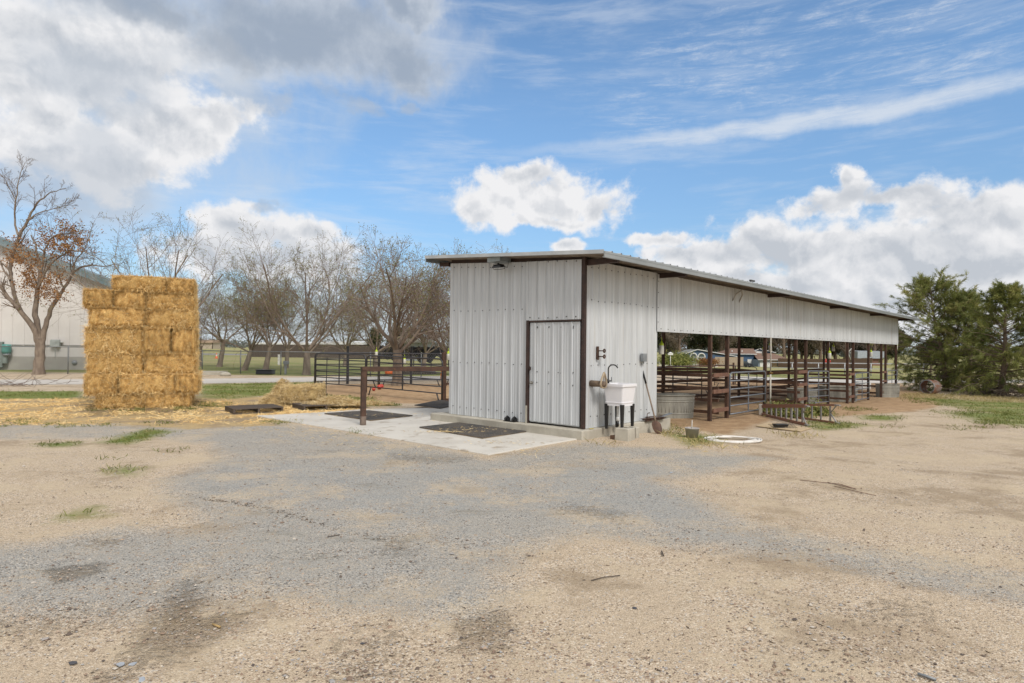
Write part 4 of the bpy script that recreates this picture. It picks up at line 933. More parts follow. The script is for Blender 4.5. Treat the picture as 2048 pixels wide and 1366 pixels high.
# ---------------------------------------------------------------- hay
def PL(px,py,P,a):
    """hit of the sight line with the vertical plane through P with heading a: (s along, z)"""
    d=ray(px,py); ex,ey=math.cos(a),math.sin(a); nx,ny=-ey,ex
    t=(P[0]*nx+P[1]*ny)/(d[0]*nx+d[1]*ny); x,y=d[0]*t,d[1]*t
    return (x-P[0])*ex+(y-P[1])*ey, CZ+d[2]*t
def bale_mesh(name,seed,mat,dims=(1.15,.56,.45),rough=.028,nb=7500,strawmat=STRAW,wd=.007,hang=0,rd=.085):
    rs=np.random.RandomState(seed); X,Y,Z=dims; mb=MB(); nx,ny,nz_=16,9,8
    def P(i,j,k):
        x,y,z=(i/nx-.5),(j/ny-.5),(k/nz_-.5)
        p=Vector((x*X,y*Y,z*Z)); q=Vector((max(-X/2+rd,min(X/2-rd,p.x)),max(-Y/2+rd,min(Y/2-rd,p.y)),max(-Z/2+rd,min(Z/2-rd,p.z))))
        d=p-q
        if d.length>1e-6: p=q+d.normalized()*rd
        n=noise.noise_vector(p*5+Vector((seed*7,0,0)))*rough*1.1+noise.noise_vector(p*14+Vector((0,seed,0)))*rough*.9
        sl=math.sin(p.x*23+seed)*.012 if abs(p.y)>Y*.45 or abs(p.z)>Z*.45 else 0
        return p+n+Vector((0,sl*(1 if p.y>0 else -1),0))
    idx={}
    def V(i,j,k):
        if (i,j,k) not in idx: idx[(i,j,k)]=len(vs); vs.append(P(i,j,k))
        return idx[(i,j,k)]
    vs=[];fs=[]
    for i in range(nx):
        for j in range(ny): fs.append((V(i,j,0),V(i,j+1,0),V(i+1,j+1,0),V(i+1,j,0))); fs.append((V(i,j,nz_),V(i+1,j,nz_),V(i+1,j+1,nz_),V(i,j+1,nz_)))
        for k in range(nz_): fs.append((V(i,0,k),V(i+1,0,k),V(i+1,0,k+1),V(i,0,k+1))); fs.append((V(i,ny,k),V(i,ny,k+1),V(i+1,ny,k+1),V(i+1,ny,k)))
    for j in range(ny):
        for k in range(nz_): fs.append((V(0,j,k),V(0,j,k+1),V(0,j+1,k+1),V(0,j+1,k))); fs.append((V(nx,j,k),V(nx,j+1,k),V(nx,j+1,k+1),V(nx,j,k+1)))
    mb.add(vs,fs,True); body=mb.build(name,mat)
    # straw stalks
    ar=[X*Z,X*Z,X*Y,X*Y,Y*Z,Y*Z]; c=rs.choice(6,nb,p=np.array(ar)/sum(ar)); a=rs.rand(nb)-.5; b=rs.rand(nb)-.5
    Pn=np.zeros((nb,3)); N=np.zeros((nb,3))
    for f,(ax,s) in enumerate(((1,-1),(1,1),(2,1),(2,-1),(0,-1),(0,1))):
        m=c==f; o=[q for q in range(3) if q!=ax]; dm=dims
        Pn[m,ax]=s*(dm[ax]/2-.012); Pn[m,o[0]]=a[m]*dm[o[0]]*.97; Pn[m,o[1]]=b[m]*dm[o[1]]*.97; N[m,ax]=s
    T=rs.normal(size=(nb,3)); T[:,0]*=.75; T-=N*(T*N).sum(1)[:,None]; T/=np.linalg.norm(T,axis=1)[:,None]
    Dv=T+N*rs.uniform(.0,.75,nb)[:,None]**1.6; Dv[:,2]-=.12+hang
    st=blades('loose_straw',Pn,Dv,rs.uniform(.05,.17,nb),rs.uniform(.6,1.3,nb)*wd,strawmat,body,seed,.25,.1)
    tw=MB()
    for z in ((-Z*.17,Z*.2) if seed%2 else (Z*.28,)):
        tw.tube([(-X/2+.02,-Y/2+.004,z),(X/2-.02,-Y/2+.004,z),(X/2-.02,Y/2-.004,z),(-X/2+.02,Y/2-.004,z)],.003,4,closed=True)
    tw.build('twine',mk('pale_twine',(.60,.52,.38)) if 'pale_twine' not in bpy.data.materials else bpy.data.materials['pale_twine'],body)
    return body
HD=(1.15,.56,.45)
protos=[bale_mesh('hay_bale',s,HAY) for s in (1,2,3,4)]
P0=Vector((*G(176,819),0)); HA=R(25.5)
lay=[(.40,[188,292,386]),(.52,[168,236,350,400]),(.55,[173,288,394]),(.68,[166,286,342,392]),(.50,[173,287,391]),(.45,[162,224,288,388]),(.40,[222,330,388])]
names=['bottom','second','third','middle','fifth','sixth','topmost']
pos3={2:['left','right'],3:['left','centre','right']}
used=set(); z=-.02; nb=0
for li,(h,xs) in enumerate(lay):
    for row in (0,1):
        segs=list(zip(xs[:-1],xs[1:])) if row==0 else [(xs[0],(xs[0]+xs[-1])/2),((xs[0]+xs[-1])/2,xs[-1])]
        for si,(xa,xb) in enumerate(segs):
            sa,sb=PL(xa,750,P0,HA)[0],PL(xb,750,P0,HA)[0]; w_=sb-sa; dp=1.12
            cs=(sa+sb)/2+rnd.uniform(-.02,.02); cd=dp*(row+.5)
            pr=protos[nb%4] if row==0 else protos[(nb+1)%4]
            if pr not in used: o=pr; used.add(pr)
            else:
                o=pr.copy(); COL.objects.link(o)
                for ch in list(pr.children): c2=ch.copy(); COL.objects.link(c2); c2.parent=o
            nb+=1
            end=w_<.85
            j=rnd.uniform
            o.rotation_euler=(R(j(-1,1)),R(j(-1,1)),HA+R(j(-1.5,1.5))+(PI if nb%2 else 0))
            push=(-.07 if li in(1,) else 0)+j(-.05,.04)-(.05 if li in (5,6) and si==0 else 0)
            ex,ey=math.cos(HA),math.sin(HA)
            o.location=(P0.x+ex*cs-ey*(cd+push),P0.y+ey*cs+ex*(cd+push),z+h/2)
            o.scale=((w_-.025)/HD[0],(dp+.02)/HD[1],(h-.004)/HD[2])
            lb=('%s hay bale at the %s of the %s course, '%('long' if w_>1.1 else 'short',pos3[len(segs)][si],names[li])) + ('front row' if row==0 else 'rear row')+' of the stack'
            tag(o,lb,'hay bale','hay bales in the tall stack')
    z+=h
# broken pale bale and heaps on the pallet
pb=bale_mesh('straw_bale',9,HAYP,(1.15,.62,.42),.05,7000,STRAWP,.008); p=G3(604,811); pb.location=p+Vector((0,.1,.36)); pb.rotation_euler=(R(3),R(-2),R(14)); tag(pb,'broken open pale straw bale lying on the pallets beside the apron','straw bale')
def heap(px,py,rx,ry,h,rz,label,seed,n=5200,mat=HAYP,sm=STRAWP,z0=0):
    rs=np.random.RandomState(seed); c=G3(px,py); mb=MB(); K,M_=8,26; vs=[(0,0,h)];fs=[]
    for i in range(1,K+1):
        r=i/K
        for k in range(M_):
            a=2*PI*k/M_; q=r*(1+.22*noise.noise((math.cos(a)*1.5+seed,math.sin(a)*1.5,0)))
            zz=h*(math.cos(min(1,r)*PI)*.5+.5)*(1+.5*noise.noise((math.cos(a)*r*3,math.sin(a)*r*3,seed)))
            vs.append((rx*q*math.cos(a),ry*q*math.sin(a),max(-.01,zz) if i<K else -.03))
    for k in range(M_): fs.append((0,1+k,1+(k+1)%M_))
    for i in range(K-1):
        for k in range(M_): a_=1+i*M_; fs.append((a_+k,a_+M_+k,a_+M_+(k+1)%M_,a_+(k+1)%M_))
    mb.add(vs,fs,True); o=mb.build('straw_heap',mat); o.location=c+Vector((0,0,z0)); o.rotation_euler=(0,0,rz)
    rr=np.sqrt(rs.rand(n))*1.12; an=rs.rand(n)*2*PI
    zz=h*(np.cos(np.minimum(1,rr)*PI)*.5+.5)+.01
    Pn=np.stack([rx*rr*np.cos(an),ry*rr*np.sin(an),zz],1)
    Dv=rs.normal(size=(n,3))*[1,1,.35]; Dv[:,2]=np.abs(Dv[:,2])*.8
    blades('loose_straw',Pn,Dv,rs.uniform(.06,.2,n),rs.uniform(.005,.010,n),sm,o,seed,.3,.35)
    return tag(o,label,'straw heap')
heap(543,811,.46,.36,.30,.3,'low pale straw heap at the left end of the broken bale',11)
heap(566,800,.55,.4,.62,.2,'tall loose straw heap against the left side of the broken bale',12)
heap(672,816,.80,.42,.20,.35,'flat straw heap on the buried pallet right of the broken bale',13,6500,z0=.10)
heap(735,810,.62,.18,.10,.2,'thin trail of straw running behind the hitching post',14,2200)
# loose straw litter on the ground
def scatter(name,zones,dens,mat,lab,hmin,hmax,wmin,wmax,up=.0,kind='stuff',seed=1,thr=None,sc=1.2,bend=.3,droop=.2,maxn=60000,fade=0):
    rs=np.random.RandomState(seed); allP=[]
    for poly,dn in zones:
        q=np.array([G(*p) for p in poly]); x0,y0=q.min(0);x1,y1=q.max(0); x0=max(x0,-32);x1=min(x1,34);y1=min(y1,48)
        A_=(x1-x0)*(y1-y0); n=int(min(A_*dn*dens,maxn*3)); X=rs.uniform(x0,x1,n);Y=rs.uniform(y0,y1,n)
        s=sdf([tuple(p) for p in q],X,Y); nz_=np.array([noise.noise((x*sc,y*sc,seed)) for x,y in zip(X,Y)])
        k=(s+nz_*.6>-.30+rs.rand(n)**.7*.75)
        if thr is not None: k&=(nz_+rs.normal(size=n)*.06>thr)
        allP.append(np.stack([X[k],Y[k]],1))
    P=np.concatenate(allP)[:maxn]; n=len(P); Z=ter(P[:,0],P[:,1])
    u,v=uv(P[:,0],P[:,1]); 
    Dv=rs.normal(size=(n,3)); Dv[:,2]=np.abs(Dv[:,2])*.15+up*rs.uniform(.6,1.6,n)
    P3=np.column_stack([P,Z+.004])
    hue=np.clip(rs.rand(n)*.75+.25*np.array([noise.noise((a*.7,b*.7,9)) for a,b in P])+.12,0,1)
    o=blades(name,P3,Dv,rs.uniform(hmin,hmax,n),rs.uniform(wmin,wmax,n),mat,None,seed,bend,droop,hue); tag(o,lab,None,None,'stuff'); return o
ZS=[([(-60,800),(170,797),(470,800),(520,828),(560,838),(540,848),(300,846),(120,850),(-60,850)],1),([(500,822),(640,800),(780,804),(760,815),(640,830),(520,840)],2.2)]
scatter('loose_straw_litter',ZS,260,STRAW,'loose straw littering the ground around the hay stack',.06,.18,.005,.010,.10,seed=21,thr=-.12,maxn=26000)
scatter('stray_straw',[([(300,842),(640,836),(900,900),(870,925),(500,865)],1),([(1320,858),(1380,850),(1450,895),(1400,905)],6),([(900,855),(960,850),(985,858)],8),([(1050,918),(900,905),(1160,888)],2)],40,STRAWP,'stray straw bits on the gravel',.04,.12,.004,.008,.12,seed=22,maxn=5000)

# bits of straw lying on the mats and apron
rs=np.random.RandomState(77); P=[]
for (px,py,sx,sy,n) in ((945,862,.7,.35,110),(740,833,.6,.4,60),(1045,842,.18,.05,120),(700,822,.7,.12,120),(890,868,.5,.1,160),(1000,890,.5,.2,60),(860,835,.8,.5,80)):
    c=G3(px,py); q=rs.normal(size=(n,2))*[sx*.6,sy*.6]; an=.3; P.append(np.column_stack([c.x+q[:,0],c.y+q[:,1],np.full(n,.05)]))
P=np.concatenate(P); tag(blades('straw_on_mats',P,rs.normal(size=(len(P),3))*[1,1,.12],rs.uniform(.03,.10,len(P)),.006,STRAWP,None,77,.2,.1),'wisps of straw on the rubber mats and apron',None,None,'stuff')

# dark debris line washed across the gravel, and small bits of bark everywhere
rs=np.random.RandomState(78); P=[]
ln=[(205,972),(260,978),(320,984),(370,989),(430,1000),(490,1008),(540,1020),(600,1036),(680,1060),(760,1080)]
for a,b in zip(ln[:-1],ln[1:]):
    A_,B_=G3(*a),G3(*b)
    for k in range(38):
        t_=rs.rand(); c=A_.lerp(B_,t_); P.append((c.x+rs.normal()*.035,c.y+rs.normal()*.035,c.z+.004))
for k in range(1300):
    r=3.2+11*rs.rand()**1.3; a=rs.uniform(-.75,.75); x,y=r*math.sin(a),r*math.cos(a); u_,v_=uv(x,y)
    if not(u_>-.25 and v_>-2.7): P.append((x,y,tz(x,y)+.004))
P=np.array(P); tag(blades('bark_litter',P,rs.normal(size=(len(P),3))*[1,1,.1],rs.uniform(.012,.05,len(P)),rs.uniform(.003,.008,len(P)),mk_rc('dark_litter',[(0,(.05,.04,.03)),(1,(.17,.12,.08))],.9),None,78,.2,.1),'small dark bits of bark and twigs littering the gravel',None,None,'stuff')
# ---------------------------------------------------------------- barn at the left
BP=G(10,739.5); BQ=G(137,739.5); BA=math.atan2(BQ[1]-BP[1],BQ[0]-BP[0])
barn=thing('metal_barn',(BP[0],BP[1],0),BA,'big pale grey metal barn with a teal roof edge behind the bare tree','barn')
sR=PL(240,739,BP,BA)[0]
def bz(s):
    s0,z0=PL(0,489,BP,BA); s1,z1=PL(218,572,BP,BA); return z0+(z1-z0)*(s-s0)/(s1-s0)
sA=-13.; z_ap=bz(sA); sL=sA-(sR-sA)
mb=MB(); 
fr=[(sL,0,0),(sR,0,0),(sR,0,bz(sR)),(sA,0,z_ap),(sL,0,bz(sR))]; bk=[(x,24,z) for x,y,z in fr]
mb.add(fr+bk,[(0,1,2,3,4),(9,8,7,6,5),(1,6,7,2),(5,0,4,9)]); 
x=sL+.3
while x<sR-.1:
    big=(int(round((x-sL)/.61))%2==0); zt=bz(x) if x>sA else bz(2*sA-x); mb.box((x,-.012,zt/2+.35),(.085 if big else .05,.03,zt-.75)); x+=.61
mb.mi=1; mb.box(((sL+sR)/2,-.02,.42),(sR-sL,.05,.84)); mb.mi=2; mb.box(((sL+sR)/2,-.03,2.12-.55),(sR-sL,.03,.04))
mb.build('wall',[BARNW,BARNB,mk('barn_seam',(.30,.29,.28))],barn)
mb=MB(); mb.bar((sA,-.55,z_ap+.2),(sR+.6,-.55,bz(sR+.6)+.2),.12,.42); mb.bar((sA,-.55,z_ap+.2),(sL-.6,-.55,bz(sR+.6)+.2),.12,.42); mb.build('roof_edge',BARNT,barn)
mb=MB()
for e in (sR+.6,sL-.6):
    mb.add([(sA,-.5,z_ap+.32),(e,-.5,bz(sR+.6)+.32),(e,24.5,bz(sR+.6)+.32),(sA,24.5,z_ap+.32)],[(0,1,2,3)]); mb.add([(sA,-.5,z_ap+.02),(e,-.5,bz(sR+.6)+.02),(e,24.5,bz(sR+.6)+.02),(sA,24.5,z_ap+.02)],[(0,1,2,3)])
mb.build('roof',BARNT,barn)
for px,py,w_,h_,nm,mt_ in ((20,694,.75,1.0,'window_box',TEAL),):
    pass
def onbarn(px,py,off=.12):
    s,z=PL(px,py,BP,BA); return Vector((BP[0]+math.cos(BA)*s+math.sin(BA)*off,BP[1]+math.sin(BA)*s-math.cos(BA)*off,z))
mb=MB(); mb.lathe([(0,-.28),(.2,-.26),(.27,-.1),(.24,.05),(.27,.2),(.22,.32),(0,.34)],n=14); mb.mi=1; mb.lathe([(0,-.42),(.17,-.40),(.22,-.27),(0,-.25)],n=12); o=mb.build('hanging_barrel',[TEAL,GREY]); o.location=onbarn(18,699,.35); tag(o,'small teal barrel hung on the barn wall at the far left','barrel')
mb=MB(); mb.box((0,0,0),(.52,.25,.40)); mb.box((0,0,.22),(.46,.22,.05)); mb.tube([(.0,.0,-.2),(0,0,-.9)],.02,5); o=mb.build('wall_unit',mk('pale_grey_green_box',(.42,.45,.43)),None,.03); o.location=onbarn(113,687,.2); o.rotation_euler=(0,0,BA); tag(o,'pale grey meter box on the barn wall right of the tree','meter box')
mb=MB(); mb.lathe([(0,0),(.14,.0),(.16,.05),(.1,.12),(0,.13)],n=12); o=mb.build('wall_vent',GREY); o.location=onbarn(150,725,.05); o.rotation_euler=(R(90),0,BA); tag(o,'round dark vent on the barn wall beside the hay stack','vent')
mb=MB(); mb.lathe([(0,0),(.09,0),(.09,.1),(0,.11)],n=10); o=mb.build('wall_lamp',WPNT); o.location=onbarn(124,686,.1); tag(o,'little white round lamp on the barn wall','lamp')
mb=MB(); mb.box((0,0,0),(.5,.3,1.6)); mb.box((.35,0,-.3),(.25,.25,.5)); o=mb.build('utility_cabinet',mk('cabinet_green_grey',(.22,.26,.24)),None,.02); o.location=onbarn(1,709,.3); o.rotation_euler=(0,0,BA); tag(o,'grey green utility cabinet cut by the left edge of the picture','cabinet')
# ---------------------------------------------------------------- chain link fences
CL=mk('galvanised_wire',(.24,.25,.25),rough=.5,metal=.4)
def chain(p,q,h,label,px_posts,sp=2.9,cell=.11):
    A=Vector((*p,tz(*p)));B=Vector((*q,tz(*q))); L=(B-A).length; rz=math.atan2(B.y-A.y,B.x-A.x)
    t=thing('chain_link_fence',tuple(A),rz,label,'chain link fence')
    mb=MB(); mb.tube([(0,0,h),(L,0,h)],.028,6); mb.build('top_rail',CL,t)
    x=px_posts
    while x<L: mb=MB(); mb.tube([(x,0,-.1),(x,0,h+.06)],.032,6); mb.build('post',CL,t); x+=sp
    mb=MB(); n=int(L/cell)
    for i in range(-int(h/cell),n):
        for s in (1,-1):
            x0=i*cell; a0,a1=(x0,0),(x0+h,h)
            if a0[0]<0: a0=(0,-x0)
            if a1[0]>L: a1=(L,L-x0)
            if s>0: P=[(a0[0],.004,a0[1]),(a1[0],.004,a1[1])]
            else: P=[(L-a0[0],-.004,a0[1]),(L-a1[0],-.004,a1[1])]
            mb.tube(P,.0042,3,cap=False)
    mb.build('mesh',CL,t)
a=G(-80,748.5); b=G(137,748); c=G(230,748)
chain(a,c,1.50,'chain link fence with a grey top rail standing in front of the barn',.8,(Vector(b)-Vector(a)).length-.8)
a=G(380,744.5); b=G(640,752); chain(a,b,1.35,'low chain link fence beyond the road, right of the hay stack',.95,2.9)
p=G(640,752); q=G(1010,757); chain(p,q,1.35,'chain link fence beyond the road behind the round pen',2.9,2.9,.14)
# small things in the field
def cone(px,py,lb,h=.7):
    t=thing('traffic_cone',tuple(G3(px,py)),0,lb,'traffic cone'); mb=MB(); mb.lathe([(.17,0.03),(.03,h),(0,h)],n=12); mb.build('cone',[ORGP],t); mb=MB(); mb.box((0,0,.02),(.42,.42,.04)); mb.build('base',ORGP,t); mb=MB(); mb.lathe([(.112,h*.45),(.075,h*.72)],n=12); mb.build('band',WPNT,t)
cone(433,717,'orange and white traffic cone in the field right of the hay stack'); 
mb=MB(); mb.box((0,0,.45),(.16,.12,.9)); mb.box((0,0,.92),(.18,.14,.04)); o=mb.build('marker_post',WPNT,None,.01); o.location=G3(557.5,730); tag(o,'short white marker post in the grass beyond the road','marker post')
t=thing('meter_pedestal',tuple(G3(571,749)),0,'small grey pedestal box on a post beside the road','pedestal'); mb=MB(); mb.box((0,0,.3),(.10,.10,.6)); mb.build('post',GREY,t); mb=MB(); mb.box((.03,0,.70),(.30,.22,.20)); mb.build('box',GREY,t,.02)
mb=MB(); mb.box((0,0,.14),(.95,.6,.22),None,.94); mb.box((0,0,.265),(1.0,.65,.04)); o=mb.build('valve_box',BLKP,None,.02); o.location=G3(531,749); tag(o,'low black valve box in the grass at the foot of a leaning tree','valve box')
mb=MB(); mb.box((0,0,.09),(2.4,1.2,.2)); o=mb.build('concrete_slab',CONC2,None,.02); o.location=G3(405,749); o.rotation_euler=(0,0,.1); tag(o,'flat concrete slab beside the road next to the hay stack','slab')
mb=MB(); mb.lathe([(0,0),(.22,0),(.24,.1),(.15,.2),(0,.22)],n=9,sx=1.3); o=mb.build('rock',CONC2); o.location=G3(451,752); tag(o,'pale rock in the grass at the road edge','rock')
def ball(px,py,r,lb):
    mb=MB(); mb.lathe([(r*math.sin(a),r-r*math.cos(a)) for a in [PI*i/10 for i in range(11)]],n=14); o=mb.build('ball',REDP); o.location=G3(px,py); tag(o,lb,'ball','red balls in the round pen')
ball(759,779,.10,'larger red ball inside the round pen'); ball(747.5,782,.07,'smaller red ball lying left of the larger one'); ball(763,777,.09,'red ball partly behind the larger red ball')
mb=MB(); mb.lathe([(0,0),(.28,0),(.30,.2),(.18,.32),(0,.34)],n=14); o=mb.build('orange_tub',ORGP); o.location=G3(779,749); tag(o,'low orange tub in the grass beyond the pen','tub')
mb=MB(); mb.lathe([(0,0),(.9,0.05),(.7,.35),(.3,.5),(0,.52)],n=14,sx=1.6); o=mb.build('dirt_mound',mk('dark_soil',(.10,.08,.07),rough=.95)); o.location=G3(830,748); tag(o,'low dark soil mound in the grass behind the pen','mound')
# yellow bollards, far fences and roofs at the horizon on the left
for i,px in enumerate((653,659,662.5,666)):
    p=G3(px,706.5); mb=MB(); mb.tube([(0,0,0),(0,0,1.0)],.1,8); mb.lathe([(.1,1.0),(.07,1.06),(0,1.08)],n=8); o=mb.build('bollard',YEL); o.location=p; o.scale=(1,1,1.5); tag(o,['yellow bollard standing apart at the left of its row','yellow bollard, first of the close trio','yellow bollard in the middle of the close trio','yellow bollard at the right end of the close trio'][i],'bollard','yellow bollards at the far yard')
def board_fence(pxs,Y,top,mat,label,name='board_fence',cat='fence',bw=.25):
    """pxs: list of (px, Y) along the fence; top height"""
    P=[]
    for px,Yy in pxs:
        d=ray(px,700); P.append(Vector((d[0]/d[1]*Yy,Yy,0)))
    t=thing(name,tuple(P[0]),0,label,cat); O=P[0]; mb=MB(); ZZ=lambda c:tz(c.x,c.y)
    for a,b in zip(P[:-1],P[1:]):
        n=int((b-a).length/bw)
        for i in range(n):
            c=a.lerp(b,(i+.5)/n)-O; an=math.atan2((b-a).y,(b-a).x); mb.box((c.x,c.y,ZZ(c+O)+top/2+rnd.uniform(-.03,.03)),(bw*.94,.03,top),Matrix.Rotation(an,3,'Z'))
    mb.build('boards',mat,t)
    for a,b in zip(P[:-1],P[1:]):
        mb=MB(); 
        for h in (.3,top-.3): mb.bar(a-O+Vector((0,.06,h+ZZ(a))),b-O+Vector((0,.06,h+ZZ(b))),.05,.09)
        mb.build('rail',mat,t)
    return t
board_fence([(500,95),(790,92)],95,1.9,DARKF,'long dark board fence at the far side of the field on the left')
mb=MB(); 
def farshed(px0,px1,Y,z0,z1,mat,rm,label,dep=8,open_=True):
    a=ray(px0,700);b=ray(px1,700); xa,xb=a[0]/a[1]*Y,b[0]/b[1]*Y
    t=thing('far_shed',((xa+xb)/2,Y,tz((xa+xb)/2,Y)),0,label,'shed'); L=xb-xa
    mb=MB(); mb.box((0,dep/2,z0/2),(L,dep,z0)); mb.build('wall',mat,t)
    mb=MB(); M_=Matrix.Rotation(R(2),3,'X'); mb.box((0,dep/2,z0+(z1-z0)/2),(L+1,dep+1.5,max(.15,z1-z0)),M_); mb.build('roof',rm,t)
farshed(520,618,104,2.1,2.35,RUSTD,WPNT,'long low far shed with a pale roof behind the dark fence')
farshed(640,705,104,2.2,2.5,mk('pale_far_wall',(.45,.44,.42)),WPNT,'low pale far shed left of the evergreens at the horizon')
farshed(672,722,101,2.2,2.55,RUST,WPNT,'far red brown shed with a white roof edge')
farshed(808,850,80,2.5,2.8,mk('grey_blue_far_wall',(.30,.33,.35)),ROOFG,'grey far building behind the forked tree')
farshed(380,425,300,3,4.2,mk('tan_far_wall',(.50,.42,.33)),mk('tan_far_roof',(.45,.33,.25)),'small tan far building on the horizon right of the hay stack')
# far wooded strips
# shade cloth structure
sc_=thing('shade_cloth_pen',(AT(757,715,46).x,46,0),0,'black shade cloth draped over pen panels behind the forked tree','shade cloth')
X1=AT(897,715,46).x-sc_.location.x
mb=MB(); nx,nz_=44,6; vs=[]
for s in (0,.05):
    for i in range(nx+1):
        for k in range(nz_+1):
            x=X1*i/nx; f=k/nz_; top=1.72+.06*math.sin(i*1.3); bot=.78+.22*math.sin(i*.35+.6)+.12*math.sin(i*.9)
            vs.append((x,s+.22*math.sin(i*.8+k*.9)*f*(1-f)*2-.3*f,top+(bot-top)*f))
fs=[]; m_=(nx+1)*(nz_+1)
for i in range(nx):
    for k in range(nz_): a_=i*(nz_+1)+k; fs.append((a_,a_+1,a_+nz_+2,a_+nz_+1)); fs.append((m_+a_,m_+a_+nz_+1,m_+a_+nz_+2,m_+a_+1))
mb.add(vs,fs,True); mb.build('cloth',CHOC,sc_)
for i in range(5): mb=MB(); mb.tube([(X1*i/4,.1,0),(X1*i/4,.1,1.8)],.04,6); mb.build('post',BLK,sc_)
mb=MB(); mb.tube([(0,.1,1.7),(X1,.1,1.7)],.03,6); mb.tube([(0,.1,.9),(X1,.1,.9)],.02,6); mb.tube([(0,.1,.45),(X1,.1,.45)],.02,6); mb.build('rails',BLK,sc_)
# ---------------------------------------------------------------- houses beyond the stable
def wl(px,Y): d=ray(px,700); return d[0]/d[1]*Y
Yh=150; xa,xb=wl(1374,Yh),wl(1470,Yh); xg0,xg1=xa,wl(1424,Yh)
hA=thing('blue_house',(xa,Yh,0),0,'small blue house with two arched white windows seen under the stable roof','house')
zt=lambda py,px=1400,Y=Yh: AT(px,py,Y).z
mb=MB(); gw=wl(1424,Yh)-xa; pk=wl(1394,Yh)-xa; L=xb-xa
mb.add([(0,0,-3),(L,0,-3),(L,0,zt(713)),(gw,0,zt(708)),(pk,0,zt(700)),(0,0,zt(708)),(0,9,-3),(L,9,-3),(L,9,zt(713)),(0,9,zt(708))],[(0,1,2,3,4,5),(1,7,8,2),(6,0,5,9)]); mb.build('wall',BLUE,hA)
mb=MB(); 
mb.add([(pk,-.4,zt(699.0)),(L+.4,-.4,zt(712)),(L+.4,9,zt(712)),(pk,9,zt(699.0))],[(0,1,2,3)]); mb.add([(pk,-.4,zt(699)),(-.4,-.4,zt(707.5)),(-.4,9,zt(707.5)),(pk,9,zt(699))],[(3,2,1,0)])
mb.mi=1; mb.bar((pk,-.42,zt(699)),(L+.4,-.42,zt(712)),.05,.16); mb.bar((pk,-.42,zt(699)),(-.4,-.42,zt(707.5)),.05,.16); mb.build('roof',[ROOFG,WPNT],hA)
for px in (1387,1403):
    cx=wl(px,Yh)-xa; r=.80; zc=zt(713.5); zb_=zt(731)
    mb=MB(); arc=[(cx+r*math.cos(R(k)),-.05,zc+r*math.sin(R(k))) for k in range(0,181,15)]
    mb.tube([(cx+r,-.05,zb_)]+arc+[(cx-r,-.05,zb_)],.17,4); mb.bar((cx-r,-.06,zc-.1),(cx+r,-.06,zc-.1),.05,.12); mb.bar((cx,-.06,zb_),(cx,-.06,zc),.06,.05); f=mb.build('window',WPNT,hA)
    mb=MB(); mb.add([(cx+r,-.02,zb_)]+[(x,-.02,z_) for x,_,z_ in arc]+[(cx-r,-.02,zb_)],[tuple(range(len(arc)+1,-1,-1))]); mb.build('pane',GLASS,f)
Yb=155; x0=wl(1460,Yb); hB=thing('blue_house',(x0,Yb,0),0,'large blue house with brown roof and white garage door seen between the stable posts','house')
X=lambda px: wl(px,Yb)-x0; Z=lambda py: AT(1500,py,Yb).z
GB=-2.6
mb=MB(); mb.box((X(1484),6,(Z(707)+GB)/2),(X(1508)-X(1460),12,Z(707)-GB)); mb.box((X(1535),9,(Z(703)+GB)/2),(X(1562)-X(1508),10,Z(703)-GB)); mb.add([(X(1508),3.95,Z(703.2)),(X(1562),3.95,Z(703.2)),(X(1528),3.95,Z(698))],[(0,1,2)]); mb.build('wall',BLUE,hB)
mb=MB(); mb.add([(X(1458),-.5,Z(708)),(X(1512),-.5,Z(708)),(X(1526),6,Z(697)),(X(1478),6,Z(697)),(X(1458),12,Z(708)),(X(1512),12,Z(708))],[(0,1,2,3),(0,3,4),(1,5,2),(3,2,5,4)])
mb.mi=1; mb.bar((X(1458),-.55,Z(708.3)),(X(1512),-.55,Z(708.3)),.06,.16); mb.build('roof',[ROOFB,WPNT],hB)
mb=MB(); mb.add([(X(1526),3.5,Z(697)),(X(1564),3.5,Z(705)),(X(1564),14,Z(705)),(X(1526),14,Z(697))],[(0,1,2,3)]); mb.mi=1; mb.bar((X(1530),3.4,Z(697)),(X(1564),3.4,Z(705)),.05,.15); mb.bar((X(1508),3.4,Z(707)),(X(1528),3.4,Z(698)),.05,.15); mb.build('upper_roof',[ROOFG,WPNT],hB)
mb=MB(); mb.box((X(1517),-1,(Z(718.5)+GB)/2),(X(1530)-X(1504),6,Z(718.5)-GB)); mb.build('garage',mk('garage_blue_grey',(.20,.25,.31)),hB)
mb=MB(); mb.add([(X(1501),-4.6,Z(718.5)),(X(1566),-4.6,Z(718.5)),(X(1560),3.9,Z(706)),(X(1516),3.9,Z(706))],[(0,1,2,3)]); mb.mi=1; mb.bar((X(1501),-4.65,Z(718.8)),(X(1566),-4.65,Z(718.8)),.06,.15); mb.build('garage_roof',[ROOFB,WPNT],hB)
mb=MB(); mb.box((X(1518),-4.04,(Z(721)+Z(737))/2),(X(1529)-X(1507),.08,Z(721)-Z(737)))
mb.build('garage_door',WPNT,hB)
mb=MB()
for k in range(6): mb.box((X(1509+k*3.7),-4.1,Z(723)),(.30,.04,.25))
mb.build('garage_window',GLASS,hB)
mb=MB(); mb.box((X(1548),-.6,(Z(719)+GB)/2),(X(1563)-X(1533),5,Z(719)-GB)); mb.build('porch_wall',mk('tan_stucco',(.42,.29,.17)),hB)
mb=MB(); mb.box((X(1550),-3.14,Z(725)),(1.6,.08,1.6)); mb.build('porch_window',GLASS,hB)
mb=MB(); mb.box((X(1499),-.05,Z(727)),(1.0,.1,2.1)); mb.build('door',WPNT,hB)
mb=MB(); mb.box((X(1531),3.9,Z(704)),(3,.08,.5)); mb.build('window',WPNT,hB)
